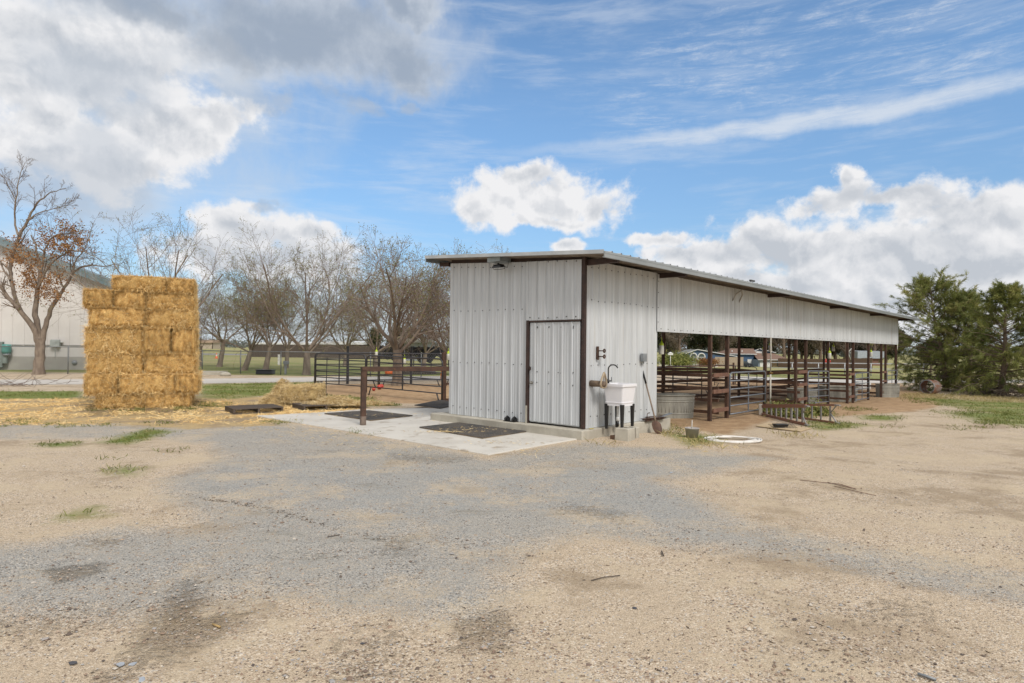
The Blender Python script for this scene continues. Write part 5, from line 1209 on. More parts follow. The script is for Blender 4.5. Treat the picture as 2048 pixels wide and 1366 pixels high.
for px in (1467,1487): mb=MB(); mb.tube([(X(px),1,Z(705)),(X(px),1,Z(701))],.12,6); mb.build('roof_vent',WPNT,hB)
# car
car=thing('parked_car',(wl(1484,143),143,tz(wl(1484,143),143)),R(8),'dark parked car in front of the blue house, seen between posts','car')
mb=MB(); prof=[(-2.2,.35),(-2.2,.75),(-1.9,.9),(-1.2,.95),(-.6,1.4),(.7,1.42),(1.3,1.0),(2.0,.9),(2.2,.7),(2.2,.35)]
vs=[(x,y*(.8 if z_>1.1 else .88),z_) for y in(-1,1) for x,z_ in prof]; n=len(prof); mb.add(vs,[tuple(range(n)),tuple(range(2*n-1,n-1,-1))]+[(i,n+i,n+(i+1)%n,(i+1)%n) for i in range(n)]); mb.build('body',PINKC,car,.08)
mb=MB(); mb.box((.05,-.84,1.15),(1.7,.04,.32)); mb.build('side_window',GLASS,car)
for x in (-1.35,1.4):
    for y in (-.82,.82): mb=MB(); mb.tube([(x,y-.1,.33),(x,y+.1,.33)],.33,14); mb.build('wheel',BLKP,car)
# fences around the houses
def picket(px0,px1,Y,h,label):
    xa,xb=wl(px0,Y),wl(px1,Y); t=thing('picket_fence',(xa,Y,tz(xa,Y)),0,label,'picket fence'); mb=MB(); n=int((xb-xa)/.22)
    for i in range(n):
        x=(xb-xa)*i/n; mb.box((x,0,h/2),(.10,.03,h)); mb.add([(x-.05,-.015,h),(x+.05,-.015,h),(x,-.015,h+.1),(x-.05,.015,h),(x+.05,.015,h),(x,.015,h+.1)],[(0,1,2),(5,4,3),(0,2,5,3),(1,4,5,2)])
    mb.build('pickets',WPNT,t); mb=MB(); 
    for z_ in (.25,h-.2): mb.bar((0,.04,z_),(xb-xa,.04,z_),.04,.08)
    mb.build('rail',WPNT,t)
picket(1318,1436,134,1.2,'white picket fence in front of the small blue house')
board_fence([(1430,138),(1487,138)],66,2.3,FENL,'pale board fence between the two blue houses')
board_fence([(1556,150),(1612,140),(1690,125),(1745,112)],70,2.1,FENW,'long reddish board fence behind the stable on the right')
mb=MB(); mb.bar((0,0,.95),(16,0,.95),.07,.07); mb.bar((0,0,.55),(16,0,.55),.05,.05)
for k in range(9): mb.tube([(k*2,0,0),(k*2,0,.98)],.04,6)
o=mb.build('pipe_rail_fence',mk('silver_pipe',(.42,.43,.44),rough=.4,metal=.4)); o.location=(wl(1532,48),48,-.1); o.rotation_euler=(0,0,.0); tag(o,'long silver pipe rail beyond the road seen through the far bays','pipe rail')
# bow shaped white yard ornament on a post
yo=thing('yard_ornament',(wl(1703,95),95,tz(wl(1703,95),95)),0,'white bow shaped ornament on a post beyond the stable','ornament')
mb=MB(); mb.tube([(0,0,0),(0,0,3.0)],.12,8); mb.build('post',WOOD,yo)
z1=AT(1703,706,95).z-tz(wl(1703,95),95); 
mb=MB(); mb.tube([(-.1,0,z1-1.0),(-.45,0,z1-.1),(-.55,0,z1+.0),(-.45,0,z1+.15),(-.1,0,z1+.55),(-.02,0,z1+.65)],.05,6); mb.tube([(-.02,0,z1+.65),(.25,0,z1+.1),(.1,0,z1-.4),(-.1,0,z1-1.)],.035,6); mb.tube([(-.5,0,z1),(.28,0,z1+.02)],.04,6); mb.build('bow',WPNT,yo)
t=thing('birdhouse',(wl(1341,120),120,tz(wl(1341,120),120)),0,'white birdhouse on a pole left of the small blue house','birdhouse'); zz=AT(1341,709,120).z-tz(wl(1341,120),120); mb=MB(); mb.tube([(0,0,0),(0,0,zz)],.06,6); mb.build('pole',WPNT,t); mb=MB(); mb.box((0,0,zz+.1),(.9,.5,.4)); mb.add([(-.4,-.3,zz+.25),(.4,-.3,zz+.25),(.4,.3,zz+.25),(-.4,.3,zz+.25),(0,0,zz+.5)],[(0,1,4),(1,2,4),(2,3,4),(3,0,4)]); mb.build('box',WPNT,t)
mb=MB(); mb.box((0,0,.6),(1.1,.5,1.2)); mb.box((0,0,1.25),(1.2,.6,.1)); o=mb.build('white_cabinet',WPNT,None,.03); o.location=(wl(1384,128),128,tz(wl(1384,128),128)); tag(o,'white box standing at the picket fence under the arched windows','cabinet')
farshed(1716,1764,180,2.2,4.2,mk('red_brown_far_wall',(.22,.11,.08)),mk('pale_blue_far_roof',(.38,.42,.47)),'far house with a pale blue roof at the end of the stable',8)
mb=MB(); mb.box((0,0,.5),(1.6,.8,.8)); mb.box((-.3,0,1.0),(.8,.7,.5)); o=mb.build('red_mower',REDP,None,.1); o.location=(wl(1655,127),127,-.55); o.scale=(.7,.7,.7); tag(o,'red machine showing over the reddish fence','machine')
mb=MB(); mb.lathe([(0,0),(.30,0),(.36,.1),(.36,.4),(.3,.5),(0,.52)],n=16,sx=1.4); o=mb.build('white_tank',WPNT); o.location=G3(1722,781); tag(o,'low white plastic tank on the ground beyond the third gate','tank')
# utility poles on the horizon
for i,(px,Y,h) in enumerate(((402,330,11),(425,300,10),(566,260,9))):
    t=thing('utility_pole',(wl(px,Y),Y,0),0,['far utility pole right of the hay stack','far utility pole, second right of the hay stack','far utility pole above the leaning trees'][i],'utility pole'); mb=MB(); mb.tube([(0,0,0),(0,0,h)],[.22,.15],6); mb.build('pole',WOOD,t); mb=MB(); mb.bar((-1.3,0,h-.8),(1.3,0,h-.8),.15,.15); mb.build('crossarm',WOOD,t)
# ---------------------------------------------------------------- trees
def rot_any(d,ang,r):
    """direction tilted from d by ang in a random azimuth"""
    q=Vector((r.gauss(0,1),r.gauss(0,1),r.gauss(0,1))); q=(q-d*q.dot(d)).normalized(); return (d*math.cos(ang)+q*math.sin(ang)).normalized()
class Tree:
    def __init__(s,seed,up=.10,wob=.10): s.r=random.Random(seed); s.thick=[]; s.thin=[]; s.tips=[]; s.up=up; s.wob=wob
    def line(s,p,d,L,r0,r1,n,up=None,wob=None):
        up=s.up if up is None else up; wob=s.wob if wob is None else wob; pts=[p.copy()]; ds=[d.copy()]
        for i in range(n):
            d=(d+Vector((s.r.gauss(0,wob),s.r.gauss(0,wob),s.r.gauss(0,wob)+up))).normalized(); p=p+d*(L/n); pts.append(p.copy()); ds.append(d.copy())
        return pts,ds,[r0+(r1-r0)*i/n for i in range(n+1)]
    def branch(s,p,d,L,r0,lvl,spec):
        sp=spec[lvl]; n=sp.get('n',4); pts,ds,rr=s.line(p,d,L,r0,max(.0045,r0*.35),n,sp.get('up'),sp.get('wob'))
        (s.thick if r0>.03 else s.thin).append((pts,rr))
        if lvl+1>=len(spec): s.tips.append((pts[-1],ds[-1])); s.tips.append((pts[len(pts)//2],ds[-1])); return
        s.kids(pts,ds,rr,L,lvl,spec)
    def kids(s,pts,ds,rr,L,lvl,spec,t0=None):
        sp=spec[lvl]; c=sp['k']; t0=sp.get('t0',.2) if t0 is None else t0; m=len(pts)-1
        for j in range(c):
            t=t0+(1-t0)*(j+s.r.random())/c; f=min(m-1e-4,t*m); i=int(f); f-=i
            q=pts[i].lerp(pts[i+1],f); r_=rr[i]*(1-f)+rr[i+1]*f; d=rot_any(ds[i],R(s.r.uniform(*sp.get('a',(28,60)))),s.r)
            l=L*sp.get('f',.6)*(1.15-.55*t)*s.r.uniform(.7,1.2)
            s.branch(q,d,l,max(.0048,r_*sp.get('rf',.52)),lvl+1,spec)
    def build(s,name,loc,label,cat='tree',group=None,bark=BARK,twig=BARK2,leafs=None,leafmat=LEAFG,ll=(.03,.07),lw=.032,extra=None):
        t=thing(name,tuple(loc),0,label,cat,group); mb=MB()
        for p,r in s.thick: mb.tube(p,r,7 if max(r)>.05 else 5,cap=False)
        mb.build('trunk',bark,t)
        mb=MB()
        for p,r in s.thin: mb.tube(p,r,3,cap=False,smooth=False)
        cr=mb.build('crown',twig,t)
        if leafs:
            rs=np.random.RandomState(len(s.tips)); k=int(len(s.tips)*leafs*.95); ix=rs.randint(0,len(s.tips),k)
            P=np.array([s.tips[i][0][:] for i in ix])+rs.normal(size=(k,3))*.05; Dv=rs.normal(size=(k,3))+[0,0,.3]
            blades('leaves' if leafmat is not LEAFG else 'buds',P,Dv,rs.uniform(*ll,k),lw,leafmat,cr,3)
        return t
def orchard(px,py,lean,Ht,trunkh,seed,label,spread=1.,limbs=6,leafs=1.2,r0=.17,bark=BARK,twig=BARK2,dens=1.,grp='bare trees along the road',base=None,s2=1.):
    t=Tree(seed,.06,.12); d=Vector((lean,t.r.uniform(-.05,.05),1)).normalized()
    pts,ds,rr=t.line(Vector((0,0,-.1)),d,trunkh+.1,r0*1.25,r0*.85,5,.03,.03); rr[0]*=1.25
    t.thick.append((pts,rr)); cl=Ht-trunkh
    spec=[dict(k=int(8*dens),f=.62,n=6,t0=.15,up=.09,wob=.13,rf=.52,a=(25,55)),dict(k=int(8*dens),f=.60,n=5,t0=.12,up=.08,wob=.14,a=(28,62)),dict(k=int(6*dens),f=.62,n=4,t0=.1,up=.05,wob=.12,a=(28,60)),dict(k=3,n=3,up=.05,wob=.13)]
    a0=t.r.uniform(0,6)
    for i in range(limbs):
        a=a0+2*PI*i/limbs+t.r.uniform(-.3,.3); tilt=R(t.r.uniform(24,58))*spread
        dd=Vector((math.cos(a)*math.sin(tilt),math.sin(a)*math.sin(tilt),math.cos(tilt)))
        f=t.r.uniform(-.25,0); q=pts[-1]+ds[-1]*f
        t.branch(q,dd,cl*t.r.uniform(.66,.96)*(1+.15*math.sin(tilt)),r0*t.r.uniform(.30,.46),0,spec)
    return t.build('bare_tree',base or tuple(G3(px,py)),label,'tree',grp,bark,twig,leafs,LEAFG)
orchard(438,734,.20,6.4,1.9,31,'bare tree with a straight leaning trunk nearest the hay stack on its right',.9,5,1.6)
orchard(487,741,.42,6.2,1.5,32,'bare tree whose trunk leans strongly right, second right of the hay stack',1.,6,2.2)
orchard(531,742,.16,6.3,1.6,33,'budding tree with a slender trunk behind the low black box',1.,5,3.0,twig=BARK3)
orchard(613,750,.12,7.4,1.4,34,'bare tree with a pale trunk left of the round pen, by the road edge',1.02,7,1.8,.20)
orchard(796,771,.0,6.2,1.6,35,'broad bare tree forking low behind the hitching rail',1.15,8,1.1,.22,twig=BARK3,dens=1.05)
orchard(912,764,-.22,6.3,1.3,36,'bare tree half hidden behind the tack room corner',1.1,7,1.2,.17,twig=BARK3)
orchard(300,752,.05,8.9,1.4,37,'tall bare tree rising behind the hay stack',1.0,6,1.8,.20,dens=.85)
orchard(401,733,.0,3.0,1.6,38,'small bare tree stem beside the concrete slab',.7,3,.5,.11,dens=.6)
orchard(690,733,.05,5.6,1.5,39,'bare tree farther back between the pale trunk and the forked tree',1.1,7,1.6,.16,twig=BARK3)
orchard(572,736,.10,5.8,1.5,41,'bare tree farther back, just left of the pale trunk by the pen',1.,6,2.2,.15,dens=.9)
orchard(846,742,.05,6.0,1.4,42,'bare tree farther back, right of the broad forked tree',1.05,7,1.6,.16,dens=.9)
orchard(752,744,-.05,6.0,1.4,43,'bare tree farther back, left of the broad forked tree',1.05,7,2.0,.16,dens=.9)
# tree at the far left, limbs follow the photograph's fork
base=G3(76,749); Yt=base.y
def L3(pts,dy): return [AT(x,y,Yt+dy*i/len(pts))-base for i,(x,y) in enumerate(pts)]
T=Tree(51,.02,.10)
limbs=[([(76,752),(77,735),(79,705),(80,676)],0,[.42,.33,.30,.29]),
 ([(79,690),(66,655),(45,628),(24,603),(0,572),(-30,540)],-1.2,[.22,.18,.15,.12,.09,.05]),
 ([(45,628),(32,600),(22,560),(20,540),(28,500),(40,466),(62,425),(80,400),(100,385),(132,376)],.8,[.13,.12,.12,.115,.11,.10,.07,.05,.03,.015]),
 ([(36,470),(30,440),(31,400),(36,365),(44,338),(50,325)],.3,[.07,.055,.045,.03,.02,.012]),
 ([(31,400),(18,375),(4,352),(-12,335)],-.6,[.03,.025,.018,.01]),
 ([(52,440),(80,425),(105,418),(128,412),(150,404)],1.0,[.05,.035,.025,.018,.01]),
 ([(80,684),(74,650),(70,620),(74,585),(80,560),(78,530),(72,490),(62,470)],.5,[.22,.19,.17,.14,.11,.09,.06,.04]),
 ([(80,560),(88,510),(98,480),(120,468),(148,466),(160,472)],-.8,[.08,.065,.055,.045,.03,.015]),
 ([(76,575),(90,545),(110,520),(140,500),(170,503),(200,520),(222,545)],-.4,[.09,.07,.06,.045,.035,.025,.012]),
 ([(82,690),(92,650),(100,620),(116,595),(128,575),(145,548),(160,535),(185,530),(215,532),(240,528)],.9,[.19,.16,.14,.12,.10,.08,.07,.05,.03,.015]),
 ([(140,553),(155,515),(170,498),(180,470),(190,440)],.2,[.06,.045,.03,.02,.01]),
 ([(20,560),(5,535),(-10,510),(-25,480)],.3,[.07,.05,.04,.02])]
sp=[dict(k=7,f=.28,n=5,t0=.45,up=.05,wob=.12,rf=.5,a=(25,60)),dict(k=5,f=.5,n=4,t0=.1,up=.04,wob=.13,a=(20,50)),dict(k=4,f=.6,n=4,t0=.1,up=0,wob=.12,a=(20,50)),dict(k=2,n=3,up=0,wob=.12)]
for i,(pp,dy,rr) in enumerate(limbs):
    P=L3(pp,dy); 
    # smooth
    Q=[];RR=[]
    for j in range(len(P)-1):
        for k in range(3): Q.append(P[j].lerp(P[j+1],k/3)+Vector((T.r.gauss(0,.02),T.r.gauss(0,.03),T.r.gauss(0,.02)))*(1 if k else 0)); RR.append(rr[j]+(rr[j+1]-rr[j])*k/3)
    Q.append(P[-1]); RR.append(rr[-1]); RR=[q_*.80 for q_ in RR]; T.thick.append((Q,RR))
    if i:
        ds=[(Q[min(k+1,len(Q)-1)]-Q[max(k-1,0)]).normalized() for k in range(len(Q))]
        T.kids(Q,ds,RR,min(5.5,max(3.2,sum((a-b).length for a,b in zip(Q[1:],Q[:-1])))),0,sp,t0=.38 if i in(1,6,9) else .15)
        if i in (2,3,5): T.kids(Q,ds,RR,3.4,0,sp,t0=.3)
tL=T.build('bare_tree',tuple(base),'big forked tree with pale bark and clumps of brown leaves in front of the barn','tree','bare trees along the road',BARK,BARK2,None)
rs=np.random.RandomState(8); P=[];
for cx,cy,rx,ry,n in ((125,480,40,22,750),(140,475,30,26,500),(105,565,32,26,480),(60,540,16,30,380),(30,515,22,18,300),(35,490,25,15,200),(55,565,20,18,220),(100,590,30,14,220),(92,462,14,14,90),(122,450,8,16,60),(150,455,10,14,60),(60,520,40,40,200),(118,500,50,20,300)):
    q=rs.normal(size=(n,2))*.5
    for a,b in q:
        nn=noise.noise((a*2.5,b*2.5,cx)); 
        if nn>.05: P.append((AT(cx+a*rx*1.25,cy+b*ry*1.2,Yt+rs.normal()*.9)-base)[:])
P=np.array(P); P=np.repeat(P,3,0)+rs.normal(size=(len(P)*3,3))*.09
blades('leaves',P,rs.normal(size=(len(P),3))+[0,0,-.4],rs.uniform(.07,.13,len(P)),.055,LEAFB,tL,4)
# evergreens on the right
def plume_tree(px,py,H_,prof,seed,label,nbr=120,per=7,nbl=46,lean=(0,0)):
    t=Tree(seed,.03,.06); base=G3(px,py); rs=np.random.RandomState(seed)
    pts,ds,rr=t.line(Vector((0,0,-.1)),Vector((lean[0],lean[1],1)).normalized(),H_*.93,.17,.02,10,.02,.04); t.thick.append((pts,rr))
    P=[];Dv=[];hue=[]
    for i in range(nbr):
        f=(i+t.r.random())/nbr; f=.06+.94*f**.9; k=min(9.99,f*10); j=int(k); q=pts[j].lerp(pts[j+1],k-j)
        az=t.r.uniform(0,2*PI); Rr=np.interp(f*H_,[p[0] for p in prof],[p[1] for p in prof])*t.r.uniform(.55,1.12)*(1+.30*noise.noise((math.cos(az)*1.6,math.sin(az)*1.6,f*5+seed)))
        el=R(-8+55*f+t.r.uniform(-12,14)); d=Vector((math.cos(az)*math.cos(el),math.sin(az)*math.cos(el),math.sin(el)))
        bp,bd,br=t.line(q,d,max(.3,Rr),.012+.03*(1-f),.006,6,.02 if f>.5 else -.015,.09); (t.thick if br[0]>.03 else t.thin).append((bp,br))
        tone=.5+.9*noise.noise((q.x+d.x*3,q.y+d.y*3,q.z*1.3+seed))
        for c in range(per):
            g=.28+.72*(c+t.r.random())/per; kk=min(5.99,g*6); jj=int(kk); s_=bp[jj].lerp(bp[jj+1],kk-jj)
            sd=rot_any(bd[jj],R(t.r.uniform(15,65)),t.r); ln=t.r.uniform(.25,.55)*(1.15-.35*f)
            sp_,sds,srr=t.line(s_,sd,ln,.007,.004,3,-.02 if f<.6 else .05,.1); t.thin.append((sp_,srr))
            m=nbl; tt=rs.rand(m)**.8; a0=np.array(s_[:]);a1=np.array(sp_[-1][:])
            pp=a0+(a1-a0)*tt[:,None]+rs.normal(size=(m,3))*.03
            dv=(a1-a0)/np.linalg.norm(a1-a0)*1.0+rs.normal(size=(m,3))*.42; dv[:,2]-=(.55 if f<.55 else .1)
            P.append(pp);Dv.append(dv);hue.append(np.clip(tone+rs.normal(size=m)*.16,0,1))
    P=np.concatenate(P);Dv=np.concatenate(Dv);hue=np.concatenate(hue)
    o=t.build('evergreen_tree',tuple(base),label,'tree','feathery evergreens at the right',BARK2,BARK2)
    cr=[c for c in o.children if c.name.startswith('crown')][0]
    blades('foliage',P,Dv,rs.uniform(.12,.27,len(P)),rs.uniform(.010,.020,len(P)),NEED,cr,seed,.2,.35,hue)
plume_tree(1892,782,6.4,[(0,.4),(.5,2.3),(1.5,2.9),(2.6,3.0),(3.7,2.9),(4.6,2.5),(5.6,1.8),(6.4,.7)],71,'tall feathery evergreen right of the stable, with bare twigs at its top',175,7,38)
plume_tree(2003,792,5.5,[(0,.4),(.5,2.3),(1.5,2.5),(2.8,2.2),(3.8,1.8),(4.7,1.3),(5.5,.5)],72,'second feathery evergreen cut by the right edge of the picture',150,7,38,(.03,0))
plume_tree(1940,783,5.5,[(0,.5),(.6,2.1),(1.6,2.3),(2.8,2.2),(3.8,1.9),(4.8,1.3),(5.5,.5)],73,'slightly lower evergreen between the two tall feathery ones',140,7,38)
plume_tree(2120,800,4.6,[(0,.4),(.5,2.0),(1.5,2.1),(2.8,1.6),(3.8,1.0),(4.6,.3)],74,'feathery evergreen mostly outside the right edge',50,7,40)
# brush pile at the right edge
t=Tree(81,0,.12); 
for i in range(260):
    p=Vector((t.r.gauss(0,1.1),t.r.gauss(0,.5),abs(t.r.gauss(0,.22)))); d=Vector((t.r.gauss(0,1),t.r.gauss(0,.6),t.r.gauss(0,.35))).normalized(); a,b,c=t.line(p,d,t.r.uniform(.5,1.6),.014,.006,4); t.thin.append((a,c))
mb=MB(); 
for p,r in t.thin: mb.tube(p,r,4,cap=False)
o=mb.build('brush_pile',mk('grey_dead_branch',(.24,.19,.16),(.15,.12,.10),6,.9)); o.location=G3(2035,792,.1); tag(o,'tangle of cut grey branches at the right edge under the evergreens','brush pile')
t=Tree(82,0,.12); mb=MB()
for i in range(50):
    p=Vector((t.r.gauss(0,1.0),t.r.gauss(0,.3),abs(t.r.gauss(0,.10)))); d=Vector((t.r.gauss(0,1),t.r.gauss(0,.6),t.r.gauss(0,.25)+.1)).normalized(); a,b,c=t.line(p,d,t.r.uniform(.4,1.2),.012,.005,4); mb.tube(a,c,3,cap=False)
o=mb.build('brush_pile',BARK3); o.location=G3(20,773,.03); tag(o,'low scatter of dry branches by the road at the left edge','brush pile')
# far evergreens / eucalypts
def far_tree_mesh(seed,mat=NEED2,n=9000,H_=9.,Rd=3.2,holes=.0,wd=.16,tr=BARK2):
    t=Tree(seed,.05,.06); pts,ds,rr=t.line(Vector((0,0,-.3)),Vector((t.r.uniform(-.1,.1),0,1)).normalized(),H_*.8,.28,.07,8); t.thick.append((pts,rr)); rs=np.random.RandomState(seed); P=[];hue=[]
    nb=26
    for i in range(nb):
        f=.25+.75*(i+.5)/nb; k=min(7.99,f*8);j=int(k);q=pts[j].lerp(pts[j+1],k-j); az=t.r.uniform(0,6.28); el=R(t.r.uniform(5,60))
        L=Rd*math.sin(min(1,f*1.05)*PI*.86+.25)*t.r.uniform(.6,1.1); a,b,c=t.line(q,Vector((math.cos(az)*math.cos(el),math.sin(az)*math.cos(el),math.sin(el))),max(.6,L),.08,.02,4); t.thick.append((a,c))
        for q2 in a[2:]:
            m=n//(nb*3); ce=np.array(q2[:]); s_=np.array([.75,.75,.6])*t.r.uniform(.6,1.15); P.append(ce+rs.normal(size=(m,3))*s_*.62); hue.append(np.clip(t.r.uniform(.15,.8)+rs.normal(size=m)*.15,0,1))
    P=np.concatenate(P);hue=np.concatenate(hue); root=t.build('far_tree',(0,0,0),'x','tree',None,tr,BARK2); cr=[c for c in root.children if c.name.startswith('crown')][0]
    blades('foliage',P,rs.normal(size=(len(P),3))+[0,0,-.5],rs.uniform(.18,.42,len(P)),wd,mat,cr,seed,.3,.2,hue); return root
fp=[far_tree_mesh(91),far_tree_mesh(92,n=10000,Rd=3.8),far_tree_mesh(93,n=7000,Rd=2.6),far_tree_mesh(94,BROLF,6500,8,3.6,wd=.05)]
seen=set()
spots=[(1358,88,3,1.0,'twiggy grey tree behind the birdhouse'),(1425,98,0,.92,'dark evergreen behind the gap between the small blue house and the first post'),(1462,100,1,.90,'dark evergreen directly behind the pale board fence'),(1505,97,2,.93,'slim dark evergreen above the brown roof'),(1545,99,1,.9,'broad dark evergreen above the garage'),(1588,92,3,1.0,'twiggy tree with a pale stem right of the garage'),(1622,95,0,.92,'dark evergreen behind the left part of the reddish fence'),(1672,96,0,1.14,'tall tree whose top shows above the stable roof, left of a pair'),(1712,97,2,1.12,'tall tree whose top shows above the stable roof, right of a pair'),(1750,90,3,.8,'twiggy tree above the pale blue roof'),(1790,92,1,.72,'evergreen behind the last post of the stable'),(1400,92,1,.85,'dark evergreen behind the arched windows'),
 (748,98,2,.62,'dark narrow evergreen on the horizon above the yellow bollards'),(790,96,0,.66,'dark evergreen at the horizon left of the forked tree'),(822,94,1,.60,'dark evergreen at the horizon behind the forked tree'),(860,90,3,.66,'twiggy grey tree at the horizon behind the shade cloth'),(905,90,3,.7,'twiggy grey tree at the horizon beside the shed corner'),(712,120,3,.5,'small twiggy tree at the horizon left of the evergreens'),
 (1860,75,1,.55,'far evergreen showing through the feathery trees'),(1985,80,0,.5,'far evergreen low behind the right feathery tree'),(2050,85,3,.6,'twiggy far tree at the right edge'),
 (1335,93,0,.8,'dark evergreen at the left end of the bays, beside the birdhouse'),(1375,95,3,1.05,'twiggy tree behind the left part of the small blue house'),(1444,90,3,.95,'twiggy tree between the two blue houses'),(1483,102,0,1.0,'dark evergreen above the ridge of the brown roof'),(1568,90,3,1.1,'twiggy tree directly right of the garage roof'),(1604,94,1,.85,'dark evergreen behind the start of the reddish fence'),(1640,88,3,1.05,'twiggy tree behind the middle of the reddish fence'),(1655,97,1,.95,'dark evergreen behind the red machine'),(1692,90,3,1.05,'twiggy tree behind the white yard ornament'),(1735,94,0,.8,'evergreen left of the pale blue roof'),(1772,92,3,.9,'twiggy tree right of the pale blue roof')]
for px,Y,k,s_,lb in spots:
    if 1330<px<1800: Y*=2.05; s_*=1.95
    loc=(wl(px,Y),Y,tz(wl(px,Y),Y)-.1)
    if k in seen: r=dup(fp[k],loc,rnd.uniform(0,6),lb)
    else: r=fp[k]; seen.add(k); r.location=loc; r['label']=lb
    r.scale=(s_,s_,s_); r['group']='trees beyond the houses and fields'
# low green conifer bush left of the blue house
jb=thing('conifer_bush',(wl(1354,128),128,tz(wl(1354,128),128)),0,'dark green spreading conifer left of the small blue house','bush'); rs=np.random.RandomState(5)
mb=MB(); 
for k in range(5): mb.tube([(k*.3-.6,0,0),(k*.5-1,0,1.4)],.06,5)
mb.build('stem',BARK2,jb); P=rs.normal(size=(9000,3))*[1.5,1.0,.8]; P[:,2]=np.abs(P[:,2]*1.0)+.5+.6*rs.rand(9000); blades('foliage',P,rs.normal(size=(9000,3))+[0,0,-.3],rs.uniform(.3,.6,9000),.11,NEED,jb,5)
hb=thing('reddish_hedge',(wl(1414,131),131,tz(wl(1414,131),131)),0,'reddish brown hedge in front of the arched windows','hedge')
mb=MB(); mb.box((0,0,.6),(3,.5,1.2)); mb.build('stem',BARK2,hb); P=rs.normal(size=(3000,3))*[1.1,.4,.28]+[0,0,1.2]; blades('foliage',P,rs.normal(size=(3000,3)),rs.uniform(.2,.4,3000),.09,LEAFB,hb,6)
# far wooded line on the horizon
P=[];rs=np.random.RandomState(15)
for i in range(420):
    az=rs.uniform(-38,39); Y=rs.uniform(420,640); x=math.tan(R(az))*Y; hh=rs.uniform(2,6)*(1+.5*math.sin(az*.7)); m=60
    P.append(np.array([x,Y,hh*.5])+rs.normal(size=(m,3))*[7,3,hh*.30])
P=np.concatenate(P); P[:,2]=np.maximum(P[:,2],.4)
tag(blades('far_woods',P,rs.normal(size=(len(P),3)),rs.uniform(.8,2,len(P)),1.0,mk_rc('hazy_far_foliage',[(0,(.10,.115,.11)),(1,(.20,.21,.19))],.9),None,15),'thin hazy line of far trees along the horizon',None,None,'stuff')
# ---------------------------------------------------------------- grass tufts and weeds
GZ=[(Z_GR[0],.6),(Z_GR[1],.8),(Z_GR[2],3)]
scatter('grass_strips',GZ,170,GRS,'short green grass strips between the straw and the road',.05,.13,.008,.014,.9,seed=31,thr=-.02,sc=1.6,maxn=30000)
GZ2=[([(255,872),(290,858),(345,860),(300,882),(222,893),(210,886)],1.9),([(84,886),(150,884),(150,892),(90,894)],3),([(218,936),(275,934),(270,950),(222,944)],1.8),([(130,1030),(190,1018),(200,1030),(138,1036)],1.6),([(350,815),(385,810),(385,822),(355,824)],4),([(400,805),(450,806),(448,816),(405,814)],3),([(250,818),(290,817),(290,824),(250,824)],3),([(190,818),(215,817),(215,824),(190,824)],2),([(180,848),(230,846),(228,853),(180,854)],2.4),([(100,850),(150,848),(150,858),(95,858)],2),([(0,842),(60,838),(60,850),(0,855)],2),([(70,845),(100,843),(100,850),(70,850)],2),([(285,845),(340,843),(340,850),(290,852)],2.5),([(520,840),(570,841),(600,848),(560,850)],3),([(690,858),(740,864),(750,872),(700,866)],2),
 ([(320,898),(360,896),(365,904),(330,906)],1.5),([(200,915),(240,913),(240,922),(205,922)],1)]
scatter('weed_tufts',GZ2,300,GRS,'green weed tufts scattered on the gravel and around the hay stack',.03,.11,.006,.011,.7,seed=32,thr=-.05,sc=3.5,maxn=26000)
GZ3=[(Z_GR[4],.7),(Z_GR[5],.9),([(1600,842),(1690,845),(1750,850),(1680,860),(1610,858)],1.6),([(1385,868),(1430,870),(1440,884),(1380,892),(1360,880)],1.6),([(1535,806),(1610,806),(1660,835),(1560,838)],2.6),([(1690,817),(1730,815),(1740,821),(1700,823)],3),([(1700,848),(1800,850),(1790,858),(1690,858)],1.),([(1720,830),(1800,832),(1790,842),(1730,840)],1.5),([(1800,795),(1880,800),(1900,812),(1820,806)],1.2),([(1950,838),(2048,845),(2040,858),(1960,850)],1.4),([(1905,850),(1990,855),(1985,864),(1900,860)],1.2),([(1320,850),(1350,850),(1370,868),(1330,870)],1.5)]
scatter('grass_patches',GZ3,170,GRS,'green grass patches in the dirt right of the stable',.04,.13,.008,.013,.9,seed=33,thr=-.05,sc=2.2,maxn=34000)
scatter('dry_grass',[([(1800,786),(1960,792),(2150,800),(2150,808),(1960,803),(1800,795)],1.2),([(1395,872),(1440,880),(1440,898),(1370,900),(1350,885)],1.1),([(1320,850),(1370,853),(1380,868),(1330,874)],1.3),([(1540,866),(1640,868),(1630,880),(1560,878)],1.2),([(1180,882),(1260,885),(1240,895),(1180,890)],1)],170,DRYG,'tall dry grass under the evergreens and by the ladder',.06,.20,.007,.012,.9,seed=34,maxn=16000)
# broad leafed weeds beside the ladder
rs=np.random.RandomState(41); P=[]
for (px,py,r,n) in ((1556,826,.42,900),(1575,832,.5,800),(1628,828,.28,420),(1640,831,.3,420),(1600,836,.4,300)):
    c=G3(px,py); q=rs.normal(size=(n,3))*[r*.5,r*.4,.0]; q[:,2]=np.abs(rs.normal(size=n))*.13; P.append(np.array(c[:])+q)
P=np.concatenate(P); tag(blades('leafy_weeds',P,rs.normal(size=(len(P),3))+[0,0,.5],rs.uniform(.05,.12,len(P)),.035,GRS,None,41),'clump of broad leafed green weeds growing behind the ladder',None,None,'stuff')
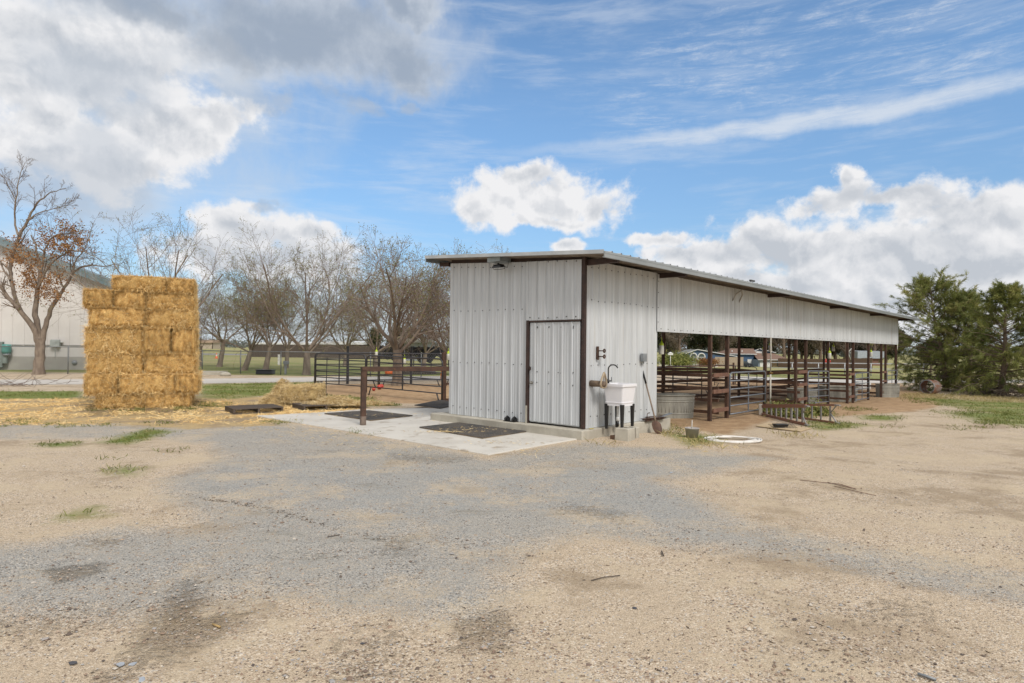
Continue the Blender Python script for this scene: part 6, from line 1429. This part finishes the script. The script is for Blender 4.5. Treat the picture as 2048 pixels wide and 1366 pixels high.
# loose stones on the gravel
def pebbles(n,seed):
    rs=np.random.RandomState(seed); r=3.0+9*rs.rand(n)**1.6; a=rs.uniform(-R(46),R(46),n); X=r*np.sin(a);Y=r*np.cos(a)
    u,v=uv(X,Y); k=~((u>-.2)&(v>-2.7)&(u<8)); X,Y=X[k],Y[k]; n=len(X)
    k=np.array([noise.noise((x*.8,y*.8,3))+rs.rand()*.5>.12 for x,y in zip(X,Y)]); X,Y=X[k],Y[k]; n=len(X)
    O=np.array([[1,0,0],[0,1,0],[-1,0,0],[0,-1,0],[0,0,1.]]); s=rs.gamma(2.0,.0017,n)+.0028
    V=O[None]*(1+rs.uniform(-.35,.35,(n,5,3))); V[:,:,2]*=.6; an=rs.rand(n)*6.28; c,si=np.cos(an)[:,None],np.sin(an)[:,None]
    x_=V[:,:,0]*c-V[:,:,1]*si; y_=V[:,:,0]*si+V[:,:,1]*c; V[:,:,0]=x_;V[:,:,1]=y_
    V=V*s[:,None,None]*rs.uniform(.8,1.3,(n,1,3)); V[:,:,0]+=X[:,None];V[:,:,1]+=Y[:,None];V[:,:,2]+=ter(X,Y)[:,None]+.002
    b=(np.arange(n)*5)[:,None,None]; Fc=(b+np.array([[0,1,4],[1,2,4],[2,3,4],[3,0,4]])[None]).reshape(-1,3)
    me=bpy.data.meshes.new('loose_stones'); me.vertices.add(n*5); me.vertices.foreach_set('co',V.ravel()); me.loops.add(len(Fc)*3); me.loops.foreach_set('vertex_index',Fc.ravel().astype(np.int32)); me.polygons.add(len(Fc)); me.polygons.foreach_set('loop_start',(np.arange(len(Fc))*3).astype(np.int32)); me.update(calc_edges=True)
    at=me.attributes.new('rc','FLOAT','POINT'); at.data.foreach_set('value',np.repeat(rs.rand(n),5).astype(np.float32))
    me.materials.append(mk_rc('pebble',[(0,(.11,.09,.08)),(.25,(.30,.21,.15)),(.55,(.46,.35,.26)),(.8,(.34,.34,.34)),(1,(.62,.54,.44))],.85)); o=bpy.data.objects.new('loose_stones',me); COL.objects.link(o); tag(o,'loose small stones scattered over the gravel yard',None,None,'stuff')
pebbles(30000,61)
